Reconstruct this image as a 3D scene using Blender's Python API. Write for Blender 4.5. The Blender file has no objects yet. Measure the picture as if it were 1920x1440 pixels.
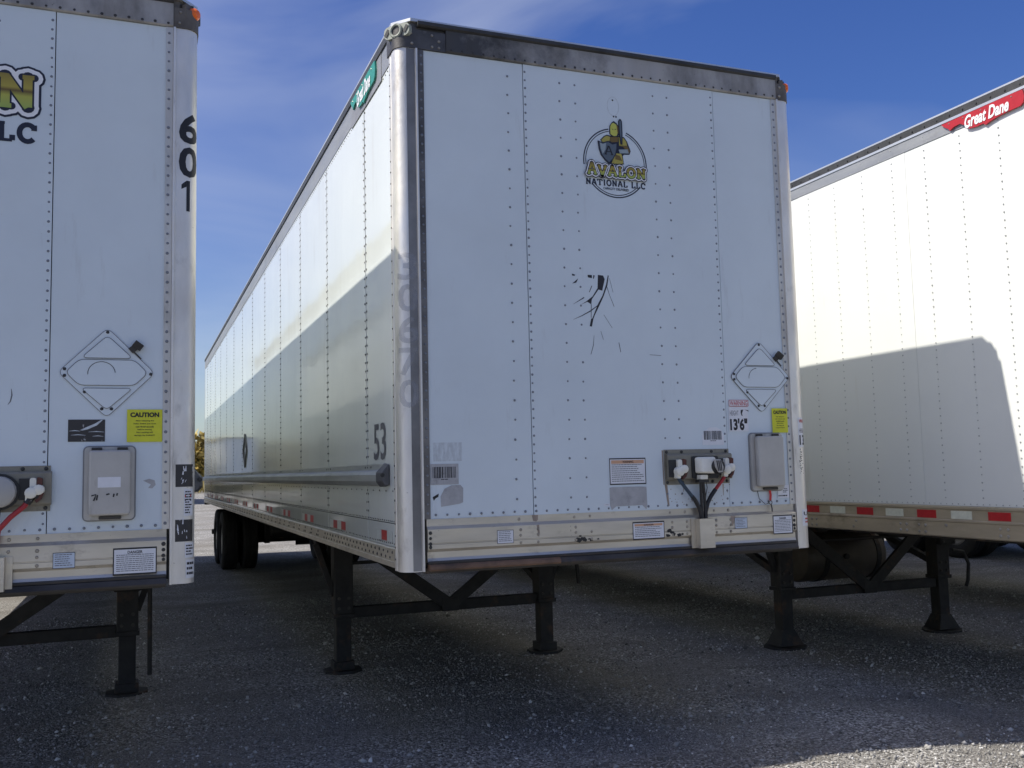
import bpy, bmesh, math, random
import numpy as np
from mathutils import Vector, Matrix

random.seed(7)
scene = bpy.context.scene
COL = scene.collection
R = math.radians

# ------------------------------------------------------------------ camera
cam_d = bpy.data.cameras.new("camera")
cam_d.sensor_width = 36.0
cam_d.lens = 1795.99 / 1920 * 36.0
cam_d.clip_start = 0.05
cam_d.clip_end = 2000
cam = bpy.data.objects.new("camera", cam_d)
COL.objects.link(cam)
yaw, pitch, roll = 0.372835, 0.089939, -0.0238866
fw = Vector((math.sin(yaw) * math.cos(pitch), math.cos(yaw) * math.cos(pitch), math.sin(pitch)))
rt = Vector((math.cos(yaw), -math.sin(yaw), 0))
up = rt.cross(fw)
r2 = rt * math.cos(roll) + up * math.sin(roll)
u2 = -rt * math.sin(roll) + up * math.cos(roll)
m = Matrix((r2, u2, -fw)).transposed().to_4x4()
m.translation = Vector((-2.59355, -4.92182, 1.61864))
cam.matrix_world = m
scene.camera = cam

# ------------------------------------------------------------------ sky and sun
SUN = Vector((-1.0, 0.175, 1.25)).normalized()          # towards the sun
sun_el = math.asin(SUN.z)
sun_az = math.atan2(SUN.x, SUN.y)
world = bpy.data.worlds.new("World")
scene.world = world
world.use_nodes = True
wn, wl = world.node_tree.nodes, world.node_tree.links
wn.clear()
w_out = wn.new("ShaderNodeOutputWorld")
w_bg = wn.new("ShaderNodeBackground")
w_bg.inputs["Strength"].default_value = 0.075
sky = wn.new("ShaderNodeTexSky")
sky.sky_type = 'NISHITA'
sky.sun_disc = False
sky.sun_elevation = sun_el
sky.sun_rotation = sun_az
sky.altitude = 300
sky.air_density = 1.0
sky.dust_density = 1.8
sky.ozone_density = 2.5
# thin cirrus drifting over the blue
tc = wn.new("ShaderNodeTexCoord")
mp = wn.new("ShaderNodeMapping")
mp.inputs["Scale"].default_value = (1.6, 2.2, 4.2)
mp.inputs["Rotation"].default_value = (0.3, 0.5, 0.4)
mp.inputs["Location"].default_value = (3.1, 1.4, 2.2)
nz = wn.new("ShaderNodeTexNoise")
nz.inputs["Scale"].default_value = 1.35
nz.inputs["Detail"].default_value = 5.0
nz.inputs["Roughness"].default_value = 0.47
nz.inputs["Distortion"].default_value = 0.7
rp = wn.new("ShaderNodeValToRGB")
rp.color_ramp.elements[0].position = 0.43
rp.color_ramp.elements[0].color = (0, 0, 0, 1)
rp.color_ramp.elements[1].position = 0.86
rp.color_ramp.elements[1].color = (0.55, 0.55, 0.55, 1)
mx = wn.new("ShaderNodeMixRGB")
mx.inputs["Color2"].default_value = (8.0, 8.6, 10.0, 1)
hs = wn.new("ShaderNodeHueSaturation")
hs.inputs["Hue"].default_value = 0.521
hs.inputs["Saturation"].default_value = 1.33
hs.inputs["Value"].default_value = 1.5
wl.new(tc.outputs["Generated"], mp.inputs["Vector"])
wl.new(mp.outputs["Vector"], nz.inputs["Vector"])
wl.new(nz.outputs["Fac"], rp.inputs["Fac"])
wl.new(rp.outputs["Color"], mx.inputs["Fac"])
wl.new(sky.outputs["Color"], hs.inputs["Color"])
wl.new(hs.outputs["Color"], mx.inputs["Color1"])
wl.new(mx.outputs["Color"], w_bg.inputs["Color"])
wl.new(w_bg.outputs["Background"], w_out.inputs["Surface"])

sun_d = bpy.data.lights.new("sun", 'SUN')
sun_d.energy = 5.0
sun_d.angle = R(0.53)
sun_d.color = (1.0, 0.955, 0.87)
sun = bpy.data.objects.new("sun", sun_d)
COL.objects.link(sun)
sun.rotation_euler = (-SUN).to_track_quat('-Z', 'Y').to_euler()
sun.location = SUN * 60

vs = scene.view_settings
vs.view_transform = 'Standard'
vs.look = 'None'
vs.exposure = 0.2
vs.gamma = 1.0
vs.use_curve_mapping = False
scene.cycles.max_bounces = 8
scene.cycles.diffuse_bounces = 4
scene.cycles.glossy_bounces = 4
scene.cycles.use_denoising = True

# ------------------------------------------------------------------ materials
def ramp_node(nt, pos_cols):
    r = nt.nodes.new("ShaderNodeValToRGB")
    e = r.color_ramp.elements
    while len(e) < len(pos_cols):
        e.new(0.5)
    for i, (p, c) in enumerate(pos_cols):
        e[i].position = p
        e[i].color = (*c, 1) if len(c) == 3 else c
    return r

def mat(name, col, rough=0.5, metal=0.0, spec=0.5, var=0.0, var_scale=6.0, stretch=(1, 1, 1),
        dirt=None, dirt_lo=0.62, dirt_hi=0.75, dirt_scale=3.0, dirt_stretch=(1, 1, 1),
        speck=None, speck_scale=55.0, speck_cut=0.74,
        bump=0.0, bump_scale=40.0, bump_stretch=(1, 1, 1), rough_var=0.0, coat=0.0):
    mt = bpy.data.materials.new(name)
    mt.use_nodes = True
    nt = mt.node_tree
    N, L = nt.nodes, nt.links
    b = N["Principled BSDF"]
    b.inputs["Base Color"].default_value = (*col, 1)
    b.inputs["Roughness"].default_value = rough
    b.inputs["Metallic"].default_value = metal
    b.inputs["Specular IOR Level"].default_value = spec
    b.inputs["Coat Weight"].default_value = coat
    b.inputs["Coat Roughness"].default_value = 0.06
    t = N.new("ShaderNodeTexCoord")
    def coords(st):
        if st == (1, 1, 1):
            return t.outputs["Object"]
        g = N.new("ShaderNodeMapping")
        g.inputs["Scale"].default_value = st
        L.new(t.outputs["Object"], g.inputs["Vector"])
        return g.outputs["Vector"]
    def noise(st, sc, det=5.0, ro=0.6):
        n = N.new("ShaderNodeTexNoise")
        n.inputs["Scale"].default_value = sc
        n.inputs["Detail"].default_value = det
        n.inputs["Roughness"].default_value = ro
        L.new(coords(st), n.inputs["Vector"])
        return n
    cur = None
    if var:
        n = noise(stretch, var_scale)
        r = ramp_node(nt, [(0.28, tuple(c * (1 - var) for c in col)), (0.72, tuple(min(1, c * (1 + var)) for c in col))])
        L.new(n.outputs["Fac"], r.inputs["Fac"])
        cur = r.outputs["Color"]
    def over(fac, colour):
        nonlocal cur
        x = N.new("ShaderNodeMixRGB")
        L.new(fac, x.inputs["Fac"])
        if cur is None:
            x.inputs["Color1"].default_value = (*col, 1)
        else:
            L.new(cur, x.inputs["Color1"])
        x.inputs["Color2"].default_value = (*colour, 1)
        cur = x.outputs["Color"]
    if dirt:
        n = noise(dirt_stretch, dirt_scale, 8.0, 0.68)
        r = ramp_node(nt, [(dirt_lo, (0, 0, 0)), (dirt_hi, (0.85, 0.85, 0.85))])
        L.new(n.outputs["Fac"], r.inputs["Fac"])
        over(r.outputs["Color"], dirt)
    if speck:
        n = noise((1, 1, 1), speck_scale, 3.0, 0.7)
        r = ramp_node(nt, [(speck_cut, (0, 0, 0)), (speck_cut + 0.05, (0.8, 0.8, 0.8))])
        L.new(n.outputs["Fac"], r.inputs["Fac"])
        over(r.outputs["Color"], speck)
    if cur is not None:
        L.new(cur, b.inputs["Base Color"])
    if rough_var:
        n = noise(stretch, var_scale * 1.7)
        r = N.new("ShaderNodeMapRange")
        r.inputs["From Min"].default_value = 0.3
        r.inputs["From Max"].default_value = 0.7
        r.inputs["To Min"].default_value = max(0.02, rough - rough_var)
        r.inputs["To Max"].default_value = min(1, rough + rough_var)
        L.new(n.outputs["Fac"], r.inputs["Value"])
        L.new(r.outputs["Result"], b.inputs["Roughness"])
    if bump:
        n = noise(bump_stretch, bump_scale, 3.0, 0.5)
        k = N.new("ShaderNodeBump")
        k.inputs["Strength"].default_value = 1.0
        k.inputs["Distance"].default_value = bump
        L.new(n.outputs["Fac"], k.inputs["Height"])
        L.new(k.outputs["Normal"], b.inputs["Normal"])
    return mt

M = {}
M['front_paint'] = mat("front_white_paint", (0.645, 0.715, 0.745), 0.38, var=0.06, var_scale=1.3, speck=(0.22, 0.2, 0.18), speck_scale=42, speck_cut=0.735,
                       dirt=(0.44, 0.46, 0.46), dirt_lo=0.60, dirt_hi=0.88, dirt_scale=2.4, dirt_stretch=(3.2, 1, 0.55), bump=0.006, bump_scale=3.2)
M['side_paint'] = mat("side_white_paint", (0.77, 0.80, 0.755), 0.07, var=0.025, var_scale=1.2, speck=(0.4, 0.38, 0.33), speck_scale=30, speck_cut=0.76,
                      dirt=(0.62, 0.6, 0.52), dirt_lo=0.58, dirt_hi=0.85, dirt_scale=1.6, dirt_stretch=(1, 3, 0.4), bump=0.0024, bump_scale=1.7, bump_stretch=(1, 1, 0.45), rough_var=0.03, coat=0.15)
M['sheet_paint'] = mat("riveted_sheet_paint", (0.745, 0.755, 0.72), 0.30, var=0.025, var_scale=1.4, dirt=(0.62, 0.58, 0.48), dirt_lo=0.60, dirt_hi=0.85,
                       dirt_scale=1.8, dirt_stretch=(1, 3, 0.4), bump=0.0015, bump_scale=2.0)
M['alu'] = mat("weathered_aluminium", (0.60, 0.58, 0.53), 0.46, 0.45, var=0.16, var_scale=5, stretch=(1, 1, 0.25), dirt=(0.2, 0.17, 0.13), dirt_lo=0.56, dirt_hi=0.78,
               dirt_scale=3.2, dirt_stretch=(1, 1, 0.35), bump=0.0008, bump_scale=60, rough_var=0.12)
M['alu_post'] = mat("bright_post_aluminium", (0.78, 0.75, 0.69), 0.47, 0.6, var=0.16, var_scale=5, stretch=(1, 1, 0.35), dirt=(0.34, 0.31, 0.26), dirt_lo=0.54, dirt_hi=0.74,
               dirt_scale=5.0, dirt_stretch=(1, 1, 0.4), speck=(0.2, 0.18, 0.15), speck_scale=36, speck_cut=0.70, bump=0.003, bump_scale=9, rough_var=0.12)
M['alu_rail'] = mat("beige_stained_aluminium", (0.60, 0.555, 0.47), 0.40, 0.7, var=0.16, var_scale=4, stretch=(0.5, 1, 2.5), dirt=(0.14, 0.11, 0.08), dirt_lo=0.57, dirt_hi=0.76,
                    dirt_scale=2.6, dirt_stretch=(1.2, 1, 2.0), speck=(0.08, 0.07, 0.06), speck_scale=24, speck_cut=0.72, bump=0.0006, bump_scale=40, rough_var=0.12)
M['side_rail_grey'] = mat("dull_grey_rail_aluminium", (0.34, 0.345, 0.345), 0.45, 0.45, var=0.12, var_scale=3, stretch=(1, 0.4, 3), dirt=(0.2, 0.19, 0.17), dirt_lo=0.58, dirt_hi=0.8, dirt_scale=2.5, rough_var=0.1)
M['rub_metal'] = mat("worn_rub_rail_aluminium", (0.42, 0.43, 0.41), 0.5, 0.3, var=0.15, var_scale=3, stretch=(1, 0.4, 3), dirt=(0.14, 0.13, 0.11), dirt_lo=0.56, dirt_hi=0.76, dirt_scale=2.2, dirt_stretch=(1, 0.3, 1), rough_var=0.1)
M['cap_grey'] = mat("dark_grey_end_cap", (0.13, 0.13, 0.135), 0.5, 0.4, var=0.2, var_scale=10)
M['rail_tan'] = mat("tan_stained_rail", (0.50, 0.425, 0.31), 0.45, 0.5, var=0.16, var_scale=4, stretch=(1, 0.5, 2.5), dirt=(0.16, 0.12, 0.08), dirt_lo=0.54, dirt_hi=0.76, dirt_scale=2.6, dirt_stretch=(1, 1, 2.0), rough_var=0.12)
M['alu_top'] = mat("grey_top_rail_metal", (0.40, 0.385, 0.36), 0.55, 0.25, var=0.25, var_scale=2.5, stretch=(1.4, 1, 0.3), dirt=(0.07, 0.065, 0.06), dirt_lo=0.53, dirt_hi=0.74,
                   dirt_scale=1.3, dirt_stretch=(1.0, 1, 0.5), speck=(0.06, 0.06, 0.06), speck_scale=30, speck_cut=0.7, rough_var=0.15)
M['alu_light'] = mat("pale_extruded_aluminium", (0.62, 0.63, 0.63), 0.38, 0.6, var=0.08, var_scale=3, stretch=(1, 0.4, 3), rough_var=0.1)
M['dark_gutter'] = mat("dark_roof_gutter", (0.055, 0.055, 0.055), 0.55, 0.3, var=0.3, var_scale=8)
M['cap'] = mat("dark_corner_casting", (0.10, 0.095, 0.09), 0.5, 0.6, var=0.35, var_scale=9, dirt=(0.3, 0.28, 0.24), dirt_lo=0.58, dirt_hi=0.75, dirt_scale=6, bump=0.001, bump_scale=50)
M['cap_brown'] = mat("brown_corner_casting", (0.15, 0.13, 0.105), 0.55, 0.5, var=0.3, var_scale=9, dirt=(0.06, 0.055, 0.05), dirt_lo=0.55, dirt_hi=0.75, dirt_scale=6)
M['grime_flange'] = mat("grimy_post_flange", (0.20, 0.19, 0.18), 0.5, 0.6, var=0.5, var_scale=2.0, stretch=(1, 1, 1.0), dirt=(0.05, 0.048, 0.045), dirt_lo=0.48, dirt_hi=0.66, dirt_scale=1.2)
M['web_reflection'] = mat("painted_web_reflection", (0.26, 0.255, 0.25), 0.5, 0.5, var=0.35, var_scale=1.4, dirt=(0.05, 0.05, 0.05), dirt_lo=0.40, dirt_hi=0.70, dirt_scale=0.9, dirt_stretch=(1, 1, 0.8), bump=0.001, bump_scale=40)  # dark reflection in the post's front web, painted in as blotchy dark metal
M['rivet'] = mat("dull_rivet_metal", (0.21, 0.225, 0.25), 0.45, 0.5)
M['rivet_dark'] = mat("dark_rivet_metal", (0.05, 0.05, 0.05), 0.5, 0.4)
M['rivet_white'] = mat("painted_rivet", (0.40, 0.41, 0.40), 0.45)
M['rivet_alu'] = mat("aluminium_bolt", (0.36, 0.33, 0.28), 0.45, 0.7, var=0.4, var_scale=5)
M['joint'] = mat("dark_joint_sealant", (0.045, 0.045, 0.045), 0.7)
M['plate_edge'] = mat("grimy_plate_edge", (0.18, 0.18, 0.17), 0.6)
M['soft_joint'] = mat("grey_joint_sealant", (0.24, 0.245, 0.25), 0.7)
M['black_steel'] = mat("black_chassis_steel", (0.026, 0.025, 0.024), 0.65, 0.2, var=0.4, var_scale=9, dirt=(0.10, 0.055, 0.032), dirt_lo=0.56, dirt_hi=0.70, dirt_scale=5, bump=0.002, bump_scale=30)
M['dark_plate'] = mat("grimy_coupler_steel", (0.06, 0.055, 0.05), 0.55, 0.4, var=0.4, var_scale=4, stretch=(1, 1, 3), dirt=(0.16, 0.11, 0.075), dirt_lo=0.55, dirt_hi=0.72, dirt_scale=3)
M['rust'] = mat("rusty_steel_lip", (0.19, 0.115, 0.075), 0.7, 0.2, var=0.35, var_scale=6, stretch=(1, 1, 2), dirt=(0.07, 0.055, 0.045), dirt_lo=0.50, dirt_hi=0.66, dirt_scale=4, bump=0.002, bump_scale=40)
M['rubber'] = mat("tyre_rubber", (0.022, 0.021, 0.02), 0.85, var=0.25, var_scale=8, dirt=(0.06, 0.055, 0.048), dirt_lo=0.58, dirt_hi=0.8, dirt_scale=5)
M['rim'] = mat("steel_wheel_rim", (0.38, 0.37, 0.35), 0.5, 0.6, var=0.25, var_scale=7, dirt=(0.1, 0.07, 0.05), dirt_lo=0.55, dirt_hi=0.75, dirt_scale=4)
M['tank'] = mat("dusty_fuel_tank", (0.115, 0.10, 0.082), 0.55, 0.4, var=0.25, var_scale=4, dirt=(0.12, 0.09, 0.06), dirt_lo=0.5, dirt_hi=0.75, dirt_scale=3)
M['box_grey'] = mat("document_box_paint", (0.48, 0.465, 0.43), 0.45, 0.25, var=0.1, var_scale=6, dirt=(0.24, 0.22, 0.18), dirt_lo=0.6, dirt_hi=0.8, dirt_scale=5, dirt_stretch=(2, 2, 0.6))
M['elec_metal'] = mat("olive_grey_box_metal", (0.26, 0.245, 0.20), 0.5, 0.5, var=0.2, var_scale=7, dirt=(0.1, 0.085, 0.06), dirt_lo=0.52, dirt_hi=0.72, dirt_scale=7)
M['white_plastic'] = mat("cream_plastic", (0.78, 0.76, 0.66), 0.4, var=0.05, var_scale=20, dirt=(0.4, 0.36, 0.28), dirt_lo=0.6, dirt_hi=0.8, dirt_scale=18)
M['grey_plastic'] = mat("grey_lever_plastic", (0.42, 0.41, 0.38), 0.5)
M['black_plastic'] = mat("black_plastic", (0.02, 0.02, 0.021), 0.45)
M['gasket'] = mat("brown_rubber_gasket", (0.10, 0.035, 0.025), 0.7)
M['cable_black'] = mat("black_cable_jacket", (0.014, 0.014, 0.016), 0.45)
M['cable_blue'] = mat("blue_grey_air_hose", (0.03, 0.055, 0.085), 0.45)
M['cable_red'] = mat("red_air_hose", (0.38, 0.025, 0.03), 0.45)
M['red'] = mat("red_tag", (0.6, 0.03, 0.03), 0.5)
M['tape_red'] = mat("red_reflective_tape", (0.45, 0.015, 0.02), 0.4, var=0.12, var_scale=30)
M['tape_white'] = mat("silver_reflective_tape", (0.52, 0.55, 0.52), 0.4, var=0.1, var_scale=30)
M['tape_cream'] = mat("cream_reflective_tape", (0.66, 0.66, 0.54), 0.4, var=0.1, var_scale=30)
M['yellow'] = mat("yellow_sticker", (0.66, 0.66, 0.03), 0.45, var=0.05, var_scale=25)
M['ink'] = mat("black_ink", (0.014, 0.014, 0.017), 0.5)
M['ink_grey'] = mat("faded_ink", (0.14, 0.14, 0.15), 0.6)
M['ink_navy'] = mat("navy_print", (0.012, 0.014, 0.03), 0.45)
M['ink_red'] = mat("red_ink", (0.5, 0.03, 0.03), 0.5)
M['sticker_white'] = mat("white_sticker", (0.74, 0.75, 0.77), 0.45, var=0.04, var_scale=30)
M['sticker_grey'] = mat("grey_adhesive_remains", (0.40, 0.40, 0.40), 0.6, var=0.2, var_scale=12, dirt=(0.22, 0.22, 0.22), dirt_lo=0.55, dirt_hi=0.7, dirt_scale=14)
M['sticker_ghost'] = mat("faint_adhesive_residue", (0.50, 0.545, 0.565), 0.55, var=0.12, var_scale=30, dirt=(0.64, 0.70, 0.73), dirt_lo=0.45, dirt_hi=0.6, dirt_scale=20, dirt_stretch=(3, 1, .6))
M['sticker_dark'] = mat("scraped_dark_sticker", (0.035, 0.033, 0.033), 0.5, dirt=(0.6, 0.6, 0.6), dirt_lo=0.60, dirt_hi=0.64, dirt_scale=16, dirt_stretch=(1.4, 1, 0.6))
M['sticker_orange'] = mat("orange_header", (0.62, 0.36, 0.22), 0.5)
M['sticker_pale'] = mat("pale_blue_sticker", (0.55, 0.62, 0.70), 0.5)
M['ghost_blue'] = mat("faded_blue_number", (0.44, 0.46, 0.51), 0.5, 0.3, var=0.2, var_scale=14, dirt=(0.45, 0.44, 0.42), dirt_lo=0.5, dirt_hi=0.62, dirt_scale=9)
_n = M['ghost_blue'].node_tree.nodes["Principled BSDF"]
_n.inputs["Alpha"].default_value = 0.28                     # worn translucent vinyl
M['amber'] = mat("amber_lens", (0.85, 0.16, 0.02), 0.25)
M['lamp_housing'] = mat("grey_green_lamp_housing", (0.30, 0.32, 0.27), 0.5)
M['plate_green'] = mat("green_name_plate", (0.03, 0.26, 0.19), 0.35, var=0.1, var_scale=12)
M['plate_red'] = mat("red_name_plate", (0.42, 0.02, 0.025), 0.35, var=0.1, var_scale=12)
M['plate_grey'] = mat("grey_backing_plate", (0.34, 0.335, 0.33), 0.5, 0.5, var=0.15, var_scale=6)
M['white_print'] = mat("white_print", (0.82, 0.82, 0.82), 0.4)
M['gold'] = mat("gold_print", (0.42, 0.36, 0.07), 0.5)
M['gold_dark'] = mat("brown_gold_print", (0.17, 0.11, 0.025), 0.5)
M['yellow_print'] = mat("pale_yellow_print", (0.55, 0.55, 0.10), 0.5)
M['steel_print'] = mat("slate_print", (0.10, 0.13, 0.16), 0.5)
M['steel_print_light'] = mat("light_slate_print", (0.30, 0.36, 0.38), 0.5)
M['rust_stain'] = mat("rust_stain", (0.30, 0.24, 0.19), 0.7, var=0.25, var_scale=14, stretch=(1, 1, 0.3))
M['scrape'] = mat("scraped_dark_lettering", (0.02, 0.02, 0.026), 0.6)
M['tar'] = mat("black_tar_smear", (0.02, 0.02, 0.02), 0.6)

def sooty_rail_material():
    """weathered grey rail with an exhaust soot stain spreading from its left end"""
    mt = M['alu_top'].copy()
    mt.name = "sooty_top_rail_metal"
    nt = mt.node_tree
    b = nt.nodes["Principled BSDF"]
    src = b.inputs["Base Color"].links[0].from_socket
    t = nt.nodes.new("ShaderNodeTexCoord")
    sx = nt.nodes.new("ShaderNodeSeparateXYZ")
    nt.links.new(t.outputs["Object"], sx.inputs[0])
    mr = nt.nodes.new("ShaderNodeMapRange")
    mr.inputs["From Min"].default_value = -1.1; mr.inputs["From Max"].default_value = 0.35
    mr.inputs["To Min"].default_value = 0.62; mr.inputs["To Max"].default_value = -0.25
    nt.links.new(sx.outputs["X"], mr.inputs["Value"])
    n = nt.nodes.new("ShaderNodeTexNoise")
    n.inputs["Scale"].default_value = 4.5; n.inputs["Detail"].default_value = 8; n.inputs["Roughness"].default_value = 0.7
    nt.links.new(t.outputs["Object"], n.inputs["Vector"])
    ad = nt.nodes.new("ShaderNodeMath"); ad.operation = 'ADD'
    nt.links.new(mr.outputs["Result"], ad.inputs[0]); nt.links.new(n.outputs["Fac"], ad.inputs[1])
    r = ramp_node(nt, [(0.48, (0, 0, 0)), (0.95, (0.92, 0.92, 0.92))])
    nt.links.new(ad.outputs[0], r.inputs["Fac"])
    x = nt.nodes.new("ShaderNodeMixRGB")
    nt.links.new(r.outputs["Color"], x.inputs["Fac"]); nt.links.new(src, x.inputs["Color1"])
    x.inputs["Color2"].default_value = (0.035, 0.034, 0.033, 1)
    nt.links.new(x.outputs["Color"], b.inputs["Base Color"])
    return mt
M['alu_top_sooty'] = sooty_rail_material()

def gold_band_material():
    mt = bpy.data.materials.new("gold_banded_lettering")
    mt.use_nodes = True
    nt = mt.node_tree
    b = nt.nodes["Principled BSDF"]
    b.inputs["Roughness"].default_value = 0.5
    t = nt.nodes.new("ShaderNodeTexCoord")
    s = nt.nodes.new("ShaderNodeSeparateXYZ")
    r = ramp_node(nt, [(0.0, (0.30, 0.42, 0.10)), (0.34, (0.42, 0.42, 0.07)), (0.46, (0.13, 0.08, 0.02)), (0.54, (0.40, 0.33, 0.05)), (1.0, (0.20, 0.14, 0.03))])
    nt.links.new(t.outputs["Generated"], s.inputs[0])
    nt.links.new(s.outputs["Z"], r.inputs["Fac"])
    nt.links.new(r.outputs["Color"], b.inputs["Base Color"])
    return mt
M['gold_band'] = gold_band_material()

def gravel_material():
    mt = bpy.data.materials.new("crushed_limestone_gravel")
    mt.use_nodes = True
    nt = mt.node_tree
    N, L = nt.nodes, nt.links
    b = N["Principled BSDF"]
    b.inputs["Roughness"].default_value = 0.9
    b.inputs["Specular IOR Level"].default_value = 0.25
    t = N.new("ShaderNodeTexCoord")
    warp = N.new("ShaderNodeTexNoise"); warp.inputs["Scale"].default_value = 30
    add = N.new("ShaderNodeMixRGB"); add.blend_type = 'ADD'; add.inputs["Fac"].default_value = 0.012
    L.new(t.outputs["Object"], warp.inputs["Vector"])
    L.new(t.outputs["Object"], add.inputs["Color1"]); L.new(warp.outputs["Color"], add.inputs["Color2"])
    def vor(sc):
        v = N.new("ShaderNodeTexVoronoi"); v.inputs["Scale"].default_value = sc
        L.new(add.outputs["Color"], v.inputs["Vector"]); return v
    v1, v2 = vor(78), vor(150)
    s1 = N.new("ShaderNodeSeparateColor"); L.new(v1.outputs["Color"], s1.inputs[0])
    s2 = N.new("ShaderNodeSeparateColor"); L.new(v2.outputs["Color"], s2.inputs[0])
    c1 = ramp_node(nt, [(0.0, (0.06, 0.058, 0.054)), (0.4, (0.22, 0.213, 0.20)), (0.78, (0.46, 0.447, 0.42)), (1.0, (0.80, 0.78, 0.74))])
    L.new(s1.outputs[0], c1.inputs["Fac"])
    c2 = ramp_node(nt, [(0.0, (0.08, 0.077, 0.072)), (0.6, (0.25, 0.242, 0.226)), (1.0, (0.52, 0.505, 0.475))])
    L.new(s2.outputs[0], c2.inputs["Fac"])
    big = N.new("ShaderNodeTexNoise"); big.inputs["Scale"].default_value = 0.9; big.inputs["Detail"].default_value = 6; big.inputs["Roughness"].default_value = 0.6
    L.new(t.outputs["Object"], big.inputs["Vector"])
    br = ramp_node(nt, [(0.42, (0, 0, 0)), (0.58, (1, 1, 1))]); L.new(big.outputs["Fac"], br.inputs["Fac"])
    mix = N.new("ShaderNodeMixRGB"); L.new(br.outputs["Color"], mix.inputs["Fac"]); L.new(c2.outputs["Color"], mix.inputs["Color1"]); L.new(c1.outputs["Color"], mix.inputs["Color2"])
    soil = N.new("ShaderNodeTexNoise"); soil.inputs["Scale"].default_value = 0.35; soil.inputs["Detail"].default_value = 5
    L.new(t.outputs["Object"], soil.inputs["Vector"])
    sr = ramp_node(nt, [(0.40, (0, 0, 0)), (0.66, (0.45, 0.45, 0.45))]); L.new(soil.outputs["Fac"], sr.inputs["Fac"])
    mix2 = N.new("ShaderNodeMixRGB"); L.new(sr.outputs["Color"], mix2.inputs["Fac"]); L.new(mix.outputs["Color"], mix2.inputs["Color1"])
    mix2.inputs["Color2"].default_value = (0.19, 0.165, 0.13, 1)
    # compacted, finer and darker bands where vehicles have run
    bm_ = N.new("ShaderNodeMapping"); bm_.inputs["Scale"].default_value = (0.22, 1.5, 1); bm_.inputs["Rotation"].default_value = (0, 0, 0.06)
    bn = N.new("ShaderNodeTexNoise"); bn.inputs["Scale"].default_value = 1.0; bn.inputs["Detail"].default_value = 5; bn.inputs["Roughness"].default_value = 0.65
    L.new(t.outputs["Object"], bm_.inputs["Vector"]); L.new(bm_.outputs["Vector"], bn.inputs["Vector"])
    bb = ramp_node(nt, [(0.46, (0, 0, 0)), (0.66, (0.55, 0.55, 0.55))]); L.new(bn.outputs["Fac"], bb.inputs["Fac"])
    mix3 = N.new("ShaderNodeMixRGB"); mix3.blend_type = 'MULTIPLY'; mix3.inputs["Color2"].default_value = (0.62, 0.60, 0.58, 1)
    L.new(bb.outputs["Color"], mix3.inputs["Fac"]); L.new(mix2.outputs["Color"], mix3.inputs["Color1"])
    L.new(mix3.outputs["Color"], b.inputs["Base Color"])
    inv = N.new("ShaderNodeMath"); inv.operation = 'MULTIPLY_ADD'; inv.inputs[1].default_value = -1.0; inv.inputs[2].default_value = 1.0
    L.new(v1.outputs["Distance"], inv.inputs[0])
    inv2 = N.new("ShaderNodeMath"); inv2.operation = 'MULTIPLY_ADD'; inv2.inputs[1].default_value = -0.5
    L.new(v2.outputs["Distance"], inv2.inputs[0]); L.new(inv.outputs[0], inv2.inputs[2])
    k = N.new("ShaderNodeBump"); k.inputs["Strength"].default_value = 0.9; k.inputs["Distance"].default_value = 0.010
    L.new(inv2.outputs[0], k.inputs["Height"]); L.new(k.outputs["Normal"], b.inputs["Normal"])
    return mt
M['gravel'] = gravel_material()

def attr_material(name, attr, stops, rough=0.85, trans=None):
    mt = bpy.data.materials.new(name)
    mt.use_nodes = True
    nt = mt.node_tree
    b = nt.nodes["Principled BSDF"]
    b.inputs["Roughness"].default_value = rough
    b.inputs["Specular IOR Level"].default_value = 0.25
    a = nt.nodes.new("ShaderNodeAttribute"); a.attribute_name = attr
    r = ramp_node(nt, stops)
    nt.links.new(a.outputs["Fac"], r.inputs["Fac"])
    nt.links.new(r.outputs["Color"], b.inputs["Base Color"])
    return mt
M['stone'] = attr_material("loose_stone", "tone", [(0.0, (0.12, 0.115, 0.105)), (0.5, (0.30, 0.288, 0.265)), (0.85, (0.52, 0.505, 0.475)), (1.0, (0.78, 0.76, 0.72))])
M['foliage'] = attr_material("autumn_foliage", "tone", [(0.0, (0.06, 0.075, 0.018)), (0.4, (0.20, 0.17, 0.04)), (0.75, (0.36, 0.26, 0.07)), (1.0, (0.46, 0.36, 0.12))])
M['dry_grass'] = attr_material("dry_tall_grass", "tone", [(0.0, (0.06, 0.09, 0.02)), (0.45, (0.26, 0.21, 0.07)), (1.0, (0.42, 0.34, 0.15))])
M['bark'] = mat("bark", (0.07, 0.055, 0.04), 0.9, var=0.3, var_scale=3)

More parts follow.
